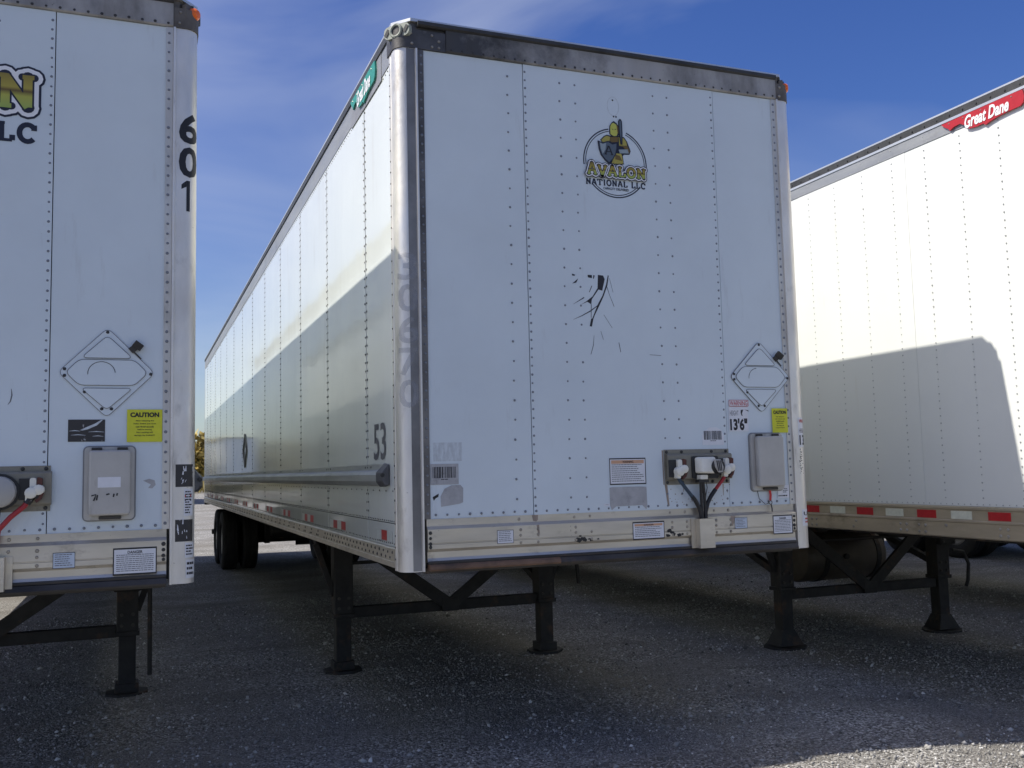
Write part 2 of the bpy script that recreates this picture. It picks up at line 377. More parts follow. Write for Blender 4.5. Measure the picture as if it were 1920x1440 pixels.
# ------------------------------------------------------------------ mesh helpers
class MB:
    def __init__(s):
        s.v, s.f = [], []
    def add(s, vs_, fs_):
        o = len(s.v)
        s.v.extend(tuple(p) for p in vs_)
        s.f.extend(tuple(i + o for i in f) for f in fs_)
        return s
    def box(s, x0, x1, y0, y1, z0, z1):
        return s.add([(x0, y0, z0), (x1, y0, z0), (x1, y1, z0), (x0, y1, z0), (x0, y0, z1), (x1, y0, z1), (x1, y1, z1), (x0, y1, z1)],
                     [(3, 2, 1, 0), (4, 5, 6, 7), (0, 1, 5, 4), (1, 2, 6, 5), (2, 3, 7, 6), (3, 0, 4, 7)])
    def prism(s, poly, fr, n0, n1):
        k = len(poly)
        return s.add([fr(u, v, n0) for u, v in poly] + [fr(u, v, n1) for u, v in poly],
                     [tuple(range(k))[::-1], tuple(range(k, 2 * k))] + [(i, (i + 1) % k, k + (i + 1) % k, k + i) for i in range(k)])
    def extrude(s, prof, axis, a0, a1, cap=True, closed=True):
        """prof in the two other axes; axis 0/1/2"""
        def P(p, a):
            return {0: (a, p[0], p[1]), 1: (p[0], a, p[1]), 2: (p[0], p[1], a)}[axis]
        k = len(prof)
        fs_ = [(i, (i + 1) % k, k + (i + 1) % k, k + i) for i in range(k if closed else k - 1)]
        if cap:
            fs_ += [tuple(range(k))[::-1], tuple(range(k, 2 * k))]
        return s.add([P(p, a0) for p in prof] + [P(p, a1) for p in prof], fs_)
    def bar(s, p, q, w, h, upv=(0, 0, 1)):
        p, q = Vector(p), Vector(q)
        d = (q - p).normalized()
        upv = Vector(upv)
        if abs(d.dot(upv)) > 0.98:
            upv = Vector((0, 1, 0))
        a = d.cross(upv).normalized() * w / 2
        b = a.cross(d).normalized() * h / 2
        c = [(-1, -1), (1, -1), (1, 1), (-1, 1)]
        return s.add([e + a * i + b * j for e in (p, q) for i, j in c], [(3, 2, 1, 0), (4, 5, 6, 7), (0, 1, 5, 4), (1, 2, 6, 5), (2, 3, 7, 6), (3, 0, 4, 7)])
    def tube(s, pts, r, seg=8):
        pts = [Vector(p) for p in pts]
        rings = []
        ref = Vector((0.13, 0.9, 0.31))
        for i, p in enumerate(pts):
            d = (pts[min(i + 1, len(pts) - 1)] - pts[max(i - 1, 0)]).normalized()
            a = d.cross(ref).normalized()
            b = d.cross(a)
            rr = r[i] if isinstance(r, (list, tuple)) else r
            rings.append([p + (a * math.cos(t) + b * math.sin(t)) * rr for t in [2 * math.pi * k / seg for k in range(seg)]])
        fs_ = []
        for i in range(len(pts) - 1):
            for k in range(seg):
                fs_.append((i * seg + k, i * seg + (k + 1) % seg, (i + 1) * seg + (k + 1) % seg, (i + 1) * seg + k))
        n = (len(pts) - 1) * seg
        fs_ += [tuple(range(seg))[::-1], tuple(range(n, n + seg))]
        return s.add([p for ring in rings for p in ring], fs_)
    def lathe(s, prof, c, axis=0, seg=28, cap=True):
        """prof = (along, radius) pairs round an axis through c"""
        vs_, k = [], len(prof)
        for t in [2 * math.pi * i / seg for i in range(seg)]:
            for a, r in prof:
                o = [0, 0, 0]
                o[axis] = a
                o[(axis + 1) % 3] = r * math.cos(t)
                o[(axis + 2) % 3] = r * math.sin(t)
                vs_.append((c[0] + o[0], c[1] + o[1], c[2] + o[2]))
        fs_ = [(i * k + j, ((i + 1) % seg) * k + j, ((i + 1) % seg) * k + j + 1, i * k + j + 1) for i in range(seg) for j in range(k - 1)]
        if cap:
            fs_ += [tuple(i * k for i in range(seg)), tuple(i * k + k - 1 for i in range(seg))[::-1]]
        return s.add(vs_, fs_)
    def dome(s, fr, u, v, r, h, seg=7):
        vs_ = [fr(u + r * math.cos(2 * math.pi * i / seg), v + r * math.sin(2 * math.pi * i / seg), 0) for i in range(seg)]
        vs_ += [fr(u + .6 * r * math.cos(2 * math.pi * i / seg), v + .6 * r * math.sin(2 * math.pi * i / seg), h) for i in range(seg)]
        return s.add(vs_, [(i, (i + 1) % seg, seg + (i + 1) % seg, seg + i) for i in range(seg)] + [tuple(range(seg, 2 * seg))])
    def build(s, name, material, parent=None, smooth=False, bevel=0.0, kind=None, fix=True):
        me = bpy.data.meshes.new(name)
        me.from_pydata(s.v, [], s.f)
        if fix and len(s.f) < 60000:
            bm = bmesh.new(); bm.from_mesh(me)
            bmesh.ops.recalc_face_normals(bm, faces=bm.faces)
            bm.to_mesh(me); bm.free()
        me.materials.append(M[material] if isinstance(material, str) else material)
        if smooth:
            me.shade_smooth()
            try:
                me.set_sharp_from_angle(angle=R(38))
            except Exception:
                pass
        o = bpy.data.objects.new(name, me)
        COL.objects.link(o)
        if parent:
            o.parent = parent
        if bevel:
            bv = o.modifiers.new("bevel", 'BEVEL')
            bv.width = bevel; bv.segments = 2; bv.limit_method = 'ANGLE'
        if kind:
            o["kind"] = kind
        return o

def thing(name, label, cat, loc=(0, 0, 0), group=None, rz=0.0):
    o = bpy.data.objects.new(name, None)
    COL.objects.link(o)
    o.empty_display_size = 0.3
    o.location = loc
    o.rotation_euler = (0, 0, rz)
    o["label"] = label
    o["category"] = cat
    if group:
        o["group"] = group
    return o

def copy_tree(o, parent=None):
    c = o.copy()
    COL.objects.link(c)
    c.parent = parent
    for ch in list(o.children):
        copy_tree(ch, c)
    return c

W = 1.3
FR = lambda u, v, n: (u, -n, v)                 # front face, looking at it along +y
SL = lambda u, v, n: (-W - n, -u, v)            # left side, u = -y
SR = lambda u, v, n: (W + n, u, v)              # right side, u = +y
def post_frame(sgn):
    """wraps a flat print round the rounded front corner post: u is the distance along it"""
    def f(u, v, n):
        a = abs(u)
        if a <= 1.24:
            return (sgn * a, -0.004 - n, v)
        t = (a - 1.24) / 0.062
        if t <= math.pi / 2:
            return (sgn * (1.24 + (0.066 + n) * math.sin(t)), 0.062 - (0.066 + n) * math.cos(t), v)
        return (sgn * (1.306 + n), 0.062 + (t - math.pi / 2) * 0.062, v)
    return f
PL, PR = post_frame(-1), post_frame(1)

def rect(u0, u1, v0, v1):
    return [(u0, v0), (u1, v0), (u1, v1), (u0, v1)]
def rrect(u0, u1, v0, v1, r=0.01, k=4):
    out = []
    for cx, cy, a0 in ((u1 - r, v0 + r, -90), (u1 - r, v1 - r, 0), (u0 + r, v1 - r, 90), (u0 + r, v0 + r, 180)):
        for i in range(k + 1):
            a = R(a0 + 90 * i / k)
            out.append((cx + r * math.cos(a), cy + r * math.sin(a)))
    return out
def round_poly(pts, r, k=4):
    out = []
    n = len(pts)
    for i in range(n):
        p0, p, p1 = Vector(pts[i - 1]), Vector(pts[i]), Vector(pts[(i + 1) % n])
        a, b = (p0 - p).normalized(), (p1 - p).normalized()
        for j in range(k + 1):
            t = j / k
            q = p + a * r * (1 - t) ** 2 + b * r * t ** 2
            out.append((q.x, q.y))
    return out
def ring(poly, w):
    """quads of a closed outline strip of width w"""
    n = len(poly)
    P = [Vector(p) for p in poly]
    ins = []
    for i in range(n):
        d = (P[(i + 1) % n] - P[i - 1]).normalized()
        ins.append(P[i] + Vector((-d.y, d.x)) * w)
    return [[tuple(P[i]), tuple(P[(i + 1) % n]), tuple(ins[(i + 1) % n]), tuple(ins[i])] for i in range(n)]
def outline(mb, poly, fr, n0, n1, w):
    k = len(poly)
    q = ring(poly, w)
    vs_ = [fr(*e[0], n1) for e in q] + [fr(*e[3], n1) for e in q] + [fr(*e[0], n0) for e in q] + [fr(*e[3], n0) for e in q]
    fs_ = []
    for i in range(k):
        j = (i + 1) % k
        fs_ += [(i, j, k + j, k + i), (2 * k + i, 2 * k + j, j, i), (k + i, k + j, 3 * k + j, 3 * k + i)]
    return mb.add(vs_, fs_)
def strip(pts, w):
    """variable-width stroke polygon through pts; w number or list"""
    P = [Vector(p) for p in pts]
    n = len(P)
    l, r = [], []
    for i in range(n):
        d = (P[min(i + 1, n - 1)] - P[max(i - 1, 0)]).normalized()
        ww = (w[i] if isinstance(w, (list, tuple)) else w) / 2
        nn = Vector((-d.y, d.x)) * ww
        l.append(tuple(P[i] + nn)); r.append(tuple(P[i] - nn))
    return l + r[::-1]
def ellipse(cx, cy, a, b, k=28, a0=0, a1=360):
    return [(cx + a * math.cos(R(a0 + (a1 - a0) * i / k)), cy + b * math.sin(R(a0 + (a1 - a0) * i / k))) for i in range(k + (0 if a1 - a0 == 360 else 1))]

_tcache = {}
def text_mesh(body, bold=0.0, shear=0.0):
    key = (body, bold, shear)
    if key not in _tcache:
        cu = bpy.data.curves.new("text", 'FONT')
        cu.body = body
        cu.offset = bold
        cu.shear = shear
        cu.resolution_u = 3
        cu.fill_mode = 'FRONT'
        o = bpy.data.objects.new("text", cu)
        COL.objects.link(o)
        dg = bpy.context.evaluated_depsgraph_get()
        me = bpy.data.meshes.new_from_object(o.evaluated_get(dg))
        vs_ = [tuple(v.co)[:2] for v in me.vertices]
        fs_ = [tuple(p.vertices) for p in me.polygons]
        bpy.data.objects.remove(o); bpy.data.curves.remove(cu); bpy.data.meshes.remove(me)
        xs, ys = [v[0] for v in vs_], [v[1] for v in vs_]
        x0, x1, y0, y1 = min(xs), max(xs), min(ys), max(ys)
        _tcache[key] = ([((x - x0) / (x1 - x0), (y - y0) / (y1 - y0)) for x, y in vs_], fs_)
    return _tcache[key]
def put_text(mb, body, fr, u0, u1, v0, v1, n, bold=0.0, shear=0.0, slope=0.0):
    vs_, fs_ = text_mesh(body, bold, shear)
    if fr in (PL, PR):                      # cut finely so that the print follows the rounded post
        bm = bmesh.new()
        vv = [bm.verts.new((a, b, 0)) for a, b in vs_]
        for f in fs_:
            try:
                bm.faces.new([vv[i] for i in f])
            except ValueError:
                pass
        step = 0.008 / abs(u1 - u0)
        c = step
        while c < 1:
            bmesh.ops.bisect_plane(bm, geom=bm.verts[:] + bm.edges[:] + bm.faces[:], plane_co=(c, 0, 0), plane_no=(1, 0, 0), dist=1e-6)
            c += step
        bm.verts.index_update()
        vs_ = [(v.co.x, v.co.y) for v in bm.verts]
        fs_ = [tuple(v.index for v in f.verts) for f in bm.faces]
        bm.free()
    return mb.add([fr(u0 + (u1 - u0) * a, v0 + (v1 - v0) * b + slope * a, n) for a, b in vs_], fs_)
def lines(mb, fr, u0, u1, v0, v1, n, rows, rng, fill=0.55, ragged=0.0):
    """rows of unreadably small words"""
    h = (v1 - v0) / rows
    for i in range(rows):
        u = u0
        end = u1 - ragged * (u1 - u0) * rng.random()
        while u < end - 0.002:
            w = min(end - u, rng.uniform(0.006, 0.02))
            mb.prism(rect(u, u + w, v1 - i * h - h * fill, v1 - i * h - h * 0.1), fr, n - 0.0004, n)
            u += w + 0.0025
    return mb

# slab letters drawn as strokes: (points, closed) in a unit box
SLAB = {
    'A': [[(0.10, 0), (0.46, 1)], [(0.54, 1), (0.90, 0)], [(0.24, 0.34), (0.76, 0.34)], [(-0.02, 0), (0.28, 0)], [(0.72, 0), (1.02, 0)], [(0.36, 1), (0.58, 1)]],
    'V': [[(0.10, 1), (0.48, 0)], [(0.52, 0), (0.90, 1)], [(-0.02, 1), (0.28, 1)], [(0.72, 1), (1.02, 1)]],
    'L': [[(0.24, 0), (0.24, 1)], [(0.06, 0), (0.90, 0)], [(0.06, 1), (0.44, 1)], [(0.90, 0), (0.90, 0.32)]],
    'N': [[(0.18, 0), (0.18, 1)], [(0.82, 0), (0.82, 1)], [(0.16, 1), (0.84, 0)], [(0.0, 0), (0.36, 0)], [(0.66, 1), (1.0, 1)], [(0.0, 1), (0.24, 1)]],
    'T': [[(0.5, 0), (0.5, 1)], [(0.04, 1), (0.96, 1)], [(0.28, 0), (0.72, 0)], [(0.04, 1), (0.04, 0.72)], [(0.96, 1), (0.96, 0.72)]],
    'I': [[(0.5, 0), (0.5, 1)], [(0.2, 0), (0.8, 0)], [(0.2, 1), (0.8, 1)]],
    'O': [ellipse(0.5, 0.5, 0.42, 0.5, 20) + [(0.92, 0.5)]],
    'C': [ellipse(0.52, 0.5, 0.42, 0.5, 18, 42, 318), [(0.86, 0.66), (0.86, 1.0)]],
}
def slab_text(mb, body, fr, u0, u1, v0, v1, n, t, wide=None, big_first=False, thin=0.55):
    """t = stroke thickness; letters share the width"""
    wt = {'I': 0.55, ' ': 0.45, 'L': 0.85}
    tot = sum(wt.get(c, 1.0) for c in body) + 0.18 * (len(body) - 1)
    k = (u1 - u0) / tot
    u = u0
    j = 0
    for i, c in enumerate(body):
        cw = wt.get(c, 1.0) * k
        if c != ' ':
            vb = v1 + (v1 - v0) * 0.22 if (big_first and i == 0) else v1
            for st in SLAB[c]:
                flat = len(st) == 2 and abs(st[0][1] - st[1][1]) < 1e-6
                lw = t * (thin if flat else 1.0) if wide is None else t * (thin if flat else 1.0) + wide
                pts = [(u + cw * a, v0 + (vb - v0) * b) for a, b in st]
                if wide and len(st) == 2:
                    for q_, (px_, py_) in enumerate(pts):
                        mb.add([fr(a, b, n + 0.00012 * ((j + q_) % 7) + 0.00004) for a, b in ellipse(px_, py_, lw / 2, lw / 2, 12)], [tuple(range(12))])
                poly = strip(pts, lw)
                j += 1
                nn = n + (j % 7) * 0.00012
                if len(pts) > 2:
                    m_ = len(pts)
                    mb.add([fr(a, b, nn) for a, b in poly], [(q, q + 1, 2 * m_ - 2 - q, 2 * m_ - 1 - q) for q in range(m_ - 1)])
                else:
                    mb.add([fr(a, b, nn) for a, b in poly], [tuple(range(len(poly)))])
        u += cw + 0.18 * k
    return mb

# ------------------------------------------------------------------ setting: ground
def gz(x, y):
    def ss(a, b, t):
        t = max(0.0, min(1.0, (t - a) / (b - a)))
        return t * t * (3 - 2 * t)
    base = -0.085 * ss(1.4, 3.0, x) * (1 - ss(6, 14, abs(y - 2)) * 0.4)
    und = 0.006 * math.sin(x * 1.7 + 0.6 * y) * math.sin(y * 1.3 + 0.5) + 0.004 * math.sin(3.1 * x - 1.1 * y)
    rut = -0.012 * math.exp(-((y + 0.15 + 0.06 * math.sin(x)) / 0.22) ** 2) - 0.010 * math.exp(-((y - 1.05 + 0.08 * x) / 0.25) ** 2)
    near = 1 - ss(10, 30, abs(x)) 
    return base + (und + rut) * near * (1 - ss(12, 40, abs(y)))
def axis_pts(lo, hi, step, far):
    a = list(np.arange(lo, hi + 1e-6, step))
    out_, d, p = [], step, hi
    while p < far:
        d *= 1.5; p += d; out_.append(p)
    o2, d, p = [], step, lo
    while p > -far:
        d *= 1.5; p -= d; o2.append(p)
    return o2[::-1] + a + out_
gx, gy = axis_pts(-9, 14, 0.2, 900), axis_pts(-7, 20, 0.2, 900)
gv = [(x, y, gz(x, y)) for y in gy for x in gx]
nx = len(gx)
gf = [(j * nx + i, j * nx + i + 1, (j + 1) * nx + i + 1, (j + 1) * nx + i) for j in range(len(gy) - 1) for i in range(nx - 1)]
g = MB(); g.v, g.f = gv, gf
ground = g.build("ground", 'gravel', smooth=True, kind="structure", fix=False)
ground["label"] = "pale crushed stone gravel lot under the trailers"

# loose stones lying on the gravel near the camera
def stones():
    rng = np.random.default_rng(3)
    n = 85000
    # denser near the camera
    y = -1.6 + 9.5 * rng.random(n * 2) ** 1.35
    x = -4.6 + 12.5 * rng.random(n * 2)
    keep = (np.sin(x * 2.1 + 0.7 * y) + np.sin(y * 3.3 - x * 0.9) + rng.normal(0, 1.1, n * 2)) > -0.7
    x, y = x[keep][:n], y[keep][:n]
    n = len(x)
    s = 0.0037 * np.exp(rng.normal(0, 0.42, n))
    big = rng.random(n) < 0.005
    s[big] *= 1.9
    z = np.array([gz(a, b) for a, b in zip(x, y)])
    base = np.array([(1, 0, 0), (0, 1, 0), (-1, 0, 0), (0, -1, 0), (0, 0, 1), (0, 0, -1)], float)
    V = base[None] * (0.7 + 0.6 * rng.random((n, 6, 1)))
    V *= np.stack([1 + 0.5 * rng.random(n), 0.75 + 0.5 * rng.random(n), 0.55 + 0.4 * rng.random(n)], 1)[:, None, :]
    a = rng.random(n) * 6.283; t = rng.normal(0, 0.5, n)
    ca, sa, ct, st = np.cos(a), np.sin(a), np.cos(t), np.sin(t)
    X, Y, Z = V[..., 0], V[..., 1], V[..., 2]
    X, Z = X * ct[:, None] - Z * st[:, None], X * st[:, None] + Z * ct[:, None]
    X, Y = X * ca[:, None] - Y * sa[:, None], X * sa[:, None] + Y * ca[:, None]
    V = np.stack([X, Y, Z], -1) * s[:, None, None] * 1.5
    V += np.stack([x, y, z + s * 0.55], 1)[:, None, :]
    F = np.array([(0, 1, 4), (1, 2, 4), (2, 3, 4), (3, 0, 4), (1, 0, 5), (2, 1, 5), (3, 2, 5), (0, 3, 5)])
    F = (F[None] + (np.arange(n) * 6)[:, None, None]).reshape(-1, 3)
    me = bpy.data.meshes.new("loose_stones")
    me.vertices.add(n * 6); me.vertices.foreach_set("co", V.reshape(-1).astype(np.float32))
    me.loops.add(len(F) * 3); me.loops.foreach_set("vertex_index", F.reshape(-1).astype(np.int32))
    me.polygons.add(len(F)); me.polygons.foreach_set("loop_start", np.arange(0, len(F) * 3, 3, dtype=np.int32))
    me.update(calc_edges=True)
    at = me.attributes.new("tone", 'FLOAT', 'FACE')
    at.data.foreach_set("value", np.repeat(np.clip(rng.normal(0.5, 0.24, n), 0, 1), 8).astype(np.float32))
    me.materials.append(M['stone'])
    o = bpy.data.objects.new("loose_stones", me)
    COL.objects.link(o)
    o["kind"] = "stuff"; o["label"] = "loose crushed stones scattered over the gravel lot"; o["category"] = "gravel"
stones()

# far tree line and dry grass beyond the lot
def quads_object(name, P, S, N1, material, tone, label, cat):
    """P centres, S sizes; randomly turned small leaf faces"""
    rng = np.random.default_rng(11)
    n = len(P)
    a = rng.normal(0, 1, (n, 3)); a /= np.linalg.norm(a, axis=1)[:, None]
    b = rng.normal(0, 1, (n, 3)) if N1 is None else np.broadcast_to(np.array(N1, float), (n, 3)) + rng.normal(0, 0.15, (n, 3))
    if N1 is None:
        b = np.cross(a, b)
    else:
        a = np.cross(b, a)
    a /= np.linalg.norm(a, axis=1)[:, None]; b /= np.linalg.norm(b, axis=1)[:, None]
    a *= S[:, 0:1]; b *= S[:, 1:2]
    V = np.stack([P - a * .5, P - b + a * 0.1, P + a * .5, P + b], 1)
    me = bpy.data.meshes.new(name)
    me.vertices.add(n * 4); me.vertices.foreach_set("co", V.reshape(-1).astype(np.float32))
    me.loops.add(n * 4); me.loops.foreach_set("vertex_index", np.arange(n * 4, dtype=np.int32))
    me.polygons.add(n); me.polygons.foreach_set("loop_start", np.arange(0, n * 4, 4, dtype=np.int32))
    me.update(calc_edges=True)
    at = me.attributes.new("tone", 'FLOAT', 'FACE'); at.data.foreach_set("value", tone.astype(np.float32))
    me.materials.append(M[material])
    o = bpy.data.objects.new(name, me); COL.objects.link(o)
    o["kind"] = "stuff"; o["label"] = label; o["category"] = cat
    return o
def tree_line():
    rng = np.random.default_rng(5)
    pts, tone = [], []
    for i in range(46):
        cx = -110 + i * 4.6 + rng.normal(0, 0.8); cy = 150 + rng.normal(0, 3)
        h = 7.6 + rng.normal(0, 0.7); t0 = rng.normal(0.55, 0.1)
        for c in range(34):
            q = rng.normal(0, 1, 3); q /= np.linalg.norm(q)
            cc = np.array([cx, cy, h * 0.52]) + q * np.array([2.5, 2.3, h * 0.42]) * rng.random() ** .4
            k = 34
            p = cc + rng.normal(0, 0.55, (k, 3))
            pts.append(p); tone.append(np.clip(t0 + rng.normal(0, 0.12) + rng.normal(0, 0.2, k), 0, 1))
    P = np.concatenate(pts); P[:, 2] = np.maximum(P[:, 2], 0.3)
    S = np.stack([rng.uniform(.4, .7, len(P)), rng.uniform(.45, .8, len(P))], 1)
    quads_object("tree_line", P, S, None, 'foliage', np.concatenate(tone), "golden green line of trees far beyond the lot, seen between two trailers", "trees")
    n = 26000
    P = np.stack([rng.uniform(-90, 90, n), rng.uniform(100, 140, n), np.zeros(n)], 1)
    hgt = rng.uniform(0.5, 0.95, n)
    P[:, 2] = hgt * 0.9
    S = np.stack([rng.uniform(.12, .3, n), hgt], 1)
    quads_object("dry_grass", P, S, (0, 0, 1), 'dry_grass', np.clip(rng.normal(.62, .22, n), 0, 1), "tall dry tan grass along the far edge of the lot", "grass")
tree_line()

# ------------------------------------------------------------------ trailers: shared builders
L_T = 16.15
ZT = 4.115
PROFILE = [(1.306, 0.150), (1.306, 0.118), (1.301, 0.113), (1.301, 0.104), (1.306, 0.099)] + \
          [(1.24 + 0.066 * math.cos(R(a)), 0.062 - 0.066 * math.sin(R(a))) for a in range(0, 91, 10)] + \
          [(1.199, -0.004), (1.197, -0.016), (1.187, -0.016), (1.185, -0.004)]
def post(root, s, material='alu_post', web=None):
    prof = PROFILE + [(1.185, 0.03), (1.27, 0.03), (1.27, 0.150)]
    o = MB().extrude([(s * x, y) for x, y in prof], 2, 1.10, 3.945).build("corner_post", material, root, smooth=True)
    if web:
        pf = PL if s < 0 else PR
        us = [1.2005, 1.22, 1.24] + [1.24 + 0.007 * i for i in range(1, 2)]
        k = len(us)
        MB().add([pf(s * u, 1.104, 0.001) for u in us] + [pf(s * u, 3.943, 0.001) for u in us], [(i, i + 1, k + i + 1, k + i) for i in range(k - 1)]).build("web_reflection_strip", web, o, smooth=True)  # thin overlay strip that carries the painted dark reflection
    return o
def flange(root, s, material):
    return MB().box(min(s * 1.1845, s * 1.150), max(s * 1.1845, s * 1.150), -0.006, 0.02, 1.372, 3.944).build("post_flange", material, root)
RJ = random.Random(99)
def rivet_set(root, fr, pts, r, h, material, name="rivets", parent=None):
    mb = MB()
    for u, v in pts:
        q = RJ.random()
        if q < 0.012:
            continue
        mb.dome(fr, u + RJ.uniform(-.0009, .0009), v + RJ.uniform(-.0012, .0012), r * RJ.uniform(0.84, 1.12), h * RJ.uniform(.7, 1.15))
    return mb.build(name, material, parent or root, kind="stuff", fix=False)
def frange(a, b, st):
    n = int(round((b - a) / st))
    return [a + (b - a) * i / n for i in range(n + 1)] if n else [a]

def core_and_roof(root, roof_mat='alu_light'):
    MB().box(-1.285, 1.285, 0.025, L_T - 0.02, 1.125, 4.09).build("cargo_box", 'joint', root)
    ch = 0.085
    o1 = 1.308
    poly = [(-o1 + ch, -0.012), (o1 - ch, -0.012), (o1, ch), (o1, L_T), (-o1, L_T), (-o1, ch)]
    MB().extrude(poly, 2, 4.098, ZT).build("roof", roof_mat, root)
    mb = MB()
    for i in range(52):
        y = 0.45 + i * 0.305
        mb.box(-1.24, 1.24, y, y + 0.05, 1.085, 1.123)
    mb.build("crossmembers", 'black_steel', root, kind="stuff")
    # rear frame and doors
    for s in (-1, 1):
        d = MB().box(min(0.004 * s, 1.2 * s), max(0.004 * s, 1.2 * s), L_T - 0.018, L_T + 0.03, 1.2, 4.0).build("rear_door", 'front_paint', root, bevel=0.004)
        for k in (0.35, 0.95):
            MB().tube([(s * k, L_T + 0.05, 1.15), (s * k, L_T + 0.05, 3.95)], 0.014).build("lock_rod", 'alu', d)
    MB().box(-1.295, 1.295, L_T - 0.015, L_T + 0.02, 4.003, 4.095).build("rear_header", 'alu', root)
    MB().box(-1.295, 1.295, L_T - 0.015, L_T + 0.04, 1.06, 1.197).build("rear_sill", 'black_steel', root)
    for s in (-1, 1):
        MB().box(min(s * 1.203, s * 1.3), max(s * 1.203, s * 1.3), L_T - 0.015, L_T + 0.025, 1.2, 4.0).build("rear_post", 'alu', root)
        gb = MB()
        gb.bar((s * 0.62, L_T - 0.05, 1.06), (s * 0.62, L_T - 0.02, 0.55), 0.08, 0.06)
        gb.build("guard_post", 'black_steel', root)
        MB().box(s * 0.7 - 0.3, s * 0.7 + 0.3, L_T - 1.15, L_T - 1.135, 0.22, 1.0).build("mud_flap", 'rubber', root)
    MB().box(-1.15, 1.15, L_T - 0.07, L_T + 0.03, 0.45, 0.55).build("rear_bumper", 'black_steel', root, bevel=0.006)

def tyre_profile(w, r):
    h = w / 2
    return [(-h * 0.72, r * 0.56), (-h * 0.95, r * 0.64), (-h, r * 0.78), (-h * 0.94, r * 0.92), (-h * 0.80, r * 0.985), (-h * 0.52, r), (-h * 0.50, r * 0.975), (-h * 0.42, r * 0.975), (-h * 0.40, r),
            (-h * 0.06, r), (-h * 0.05, r * 0.975), (h * 0.05, r * 0.975), (h * 0.06, r), (h * 0.40, r), (h * 0.42, r * 0.975), (h * 0.50, r * 0.975), (h * 0.52, r), (h * 0.80, r * 0.985), (h * 0.94, r * 0.92), (h, r * 0.78), (h * 0.95, r * 0.64), (h * 0.72, r * 0.56)]
def bogie(root, ys, dz=0.0):
    for s in (-1, 1):
        MB().box(s * 0.47 - 0.05, s * 0.47 + 0.05, ys[0] - 1.3, ys[-1] + 0.95, 0.78, 1.015).build("slider_rail", 'black_steel', root)
        for y in ys:
            MB().bar((s * 0.47, y - 0.55, 0.80 + dz * .5), (s * 0.47, y - 0.42, 0.48 + dz), 0.09, 0.12).build("hanger", 'black_steel', root)
            MB().bar((s * 0.47, y - 0.48, 0.50 + dz), (s * 0.47, y + 0.38, 0.56 + dz), 0.09, 0.10).build("trailing_arm", 'black_steel', root)
            MB().lathe([(-0.16, 0.10), (-0.12, 0.14), (0.06, 0.15), (0.12, 0.12)], (s * 0.47, y + 0.42, 0.70 + dz), axis=2, seg=16).build("air_spring", 'rubber', root, smooth=True)
            for k, xc in enumerate((0.745, 1.085)):
                r_ = 0.515
                t = MB().lathe(tyre_profile(0.27, r_), (s * xc, y, r_ - 0.008 + dz), axis=0, seg=36, cap=False).build("tyre", 'rubber', root, smooth=True)
                if k:
                    e = s * 0.10
                    MB().lathe([(0.0, 0.30), (e, 0.295), (e * 1.05, 0.27), (e * 0.3, 0.24), (e * 0.25, 0.13), (e * 1.0, 0.12), (e * 1.15, 0.06), (e * 1.15, 0.0)], (s * xc, y, r_ + dz), axis=0, seg=24, cap=False).build("rim", 'rim', t, smooth=True)
                else:
                    MB().lathe([(-0.08 * s, 0.30), (0.06 * s, 0.30), (0.06 * s, 0.1)], (s * xc, y, r_ + dz), axis=0, seg=20, cap=False).build("rim", 'rim', t, smooth=True)
    for y in ys:
        MB().tube([(-1.05, y, 0.50 + dz), (1.05, y, 0.50 + dz)], 0.064, 12).build("axle", 'black_steel', root, smooth=True)
    MB().lathe([(-0.4, 0.02), (-0.37, 0.12), (-0.33, 0.135), (0.33, 0.135), (0.37, 0.12), (0.4, 0.02)], (-0.1, ys[0] - 1.0, 0.72), axis=0, seg=18).build("air_tank", 'black_steel', root, smooth=True)

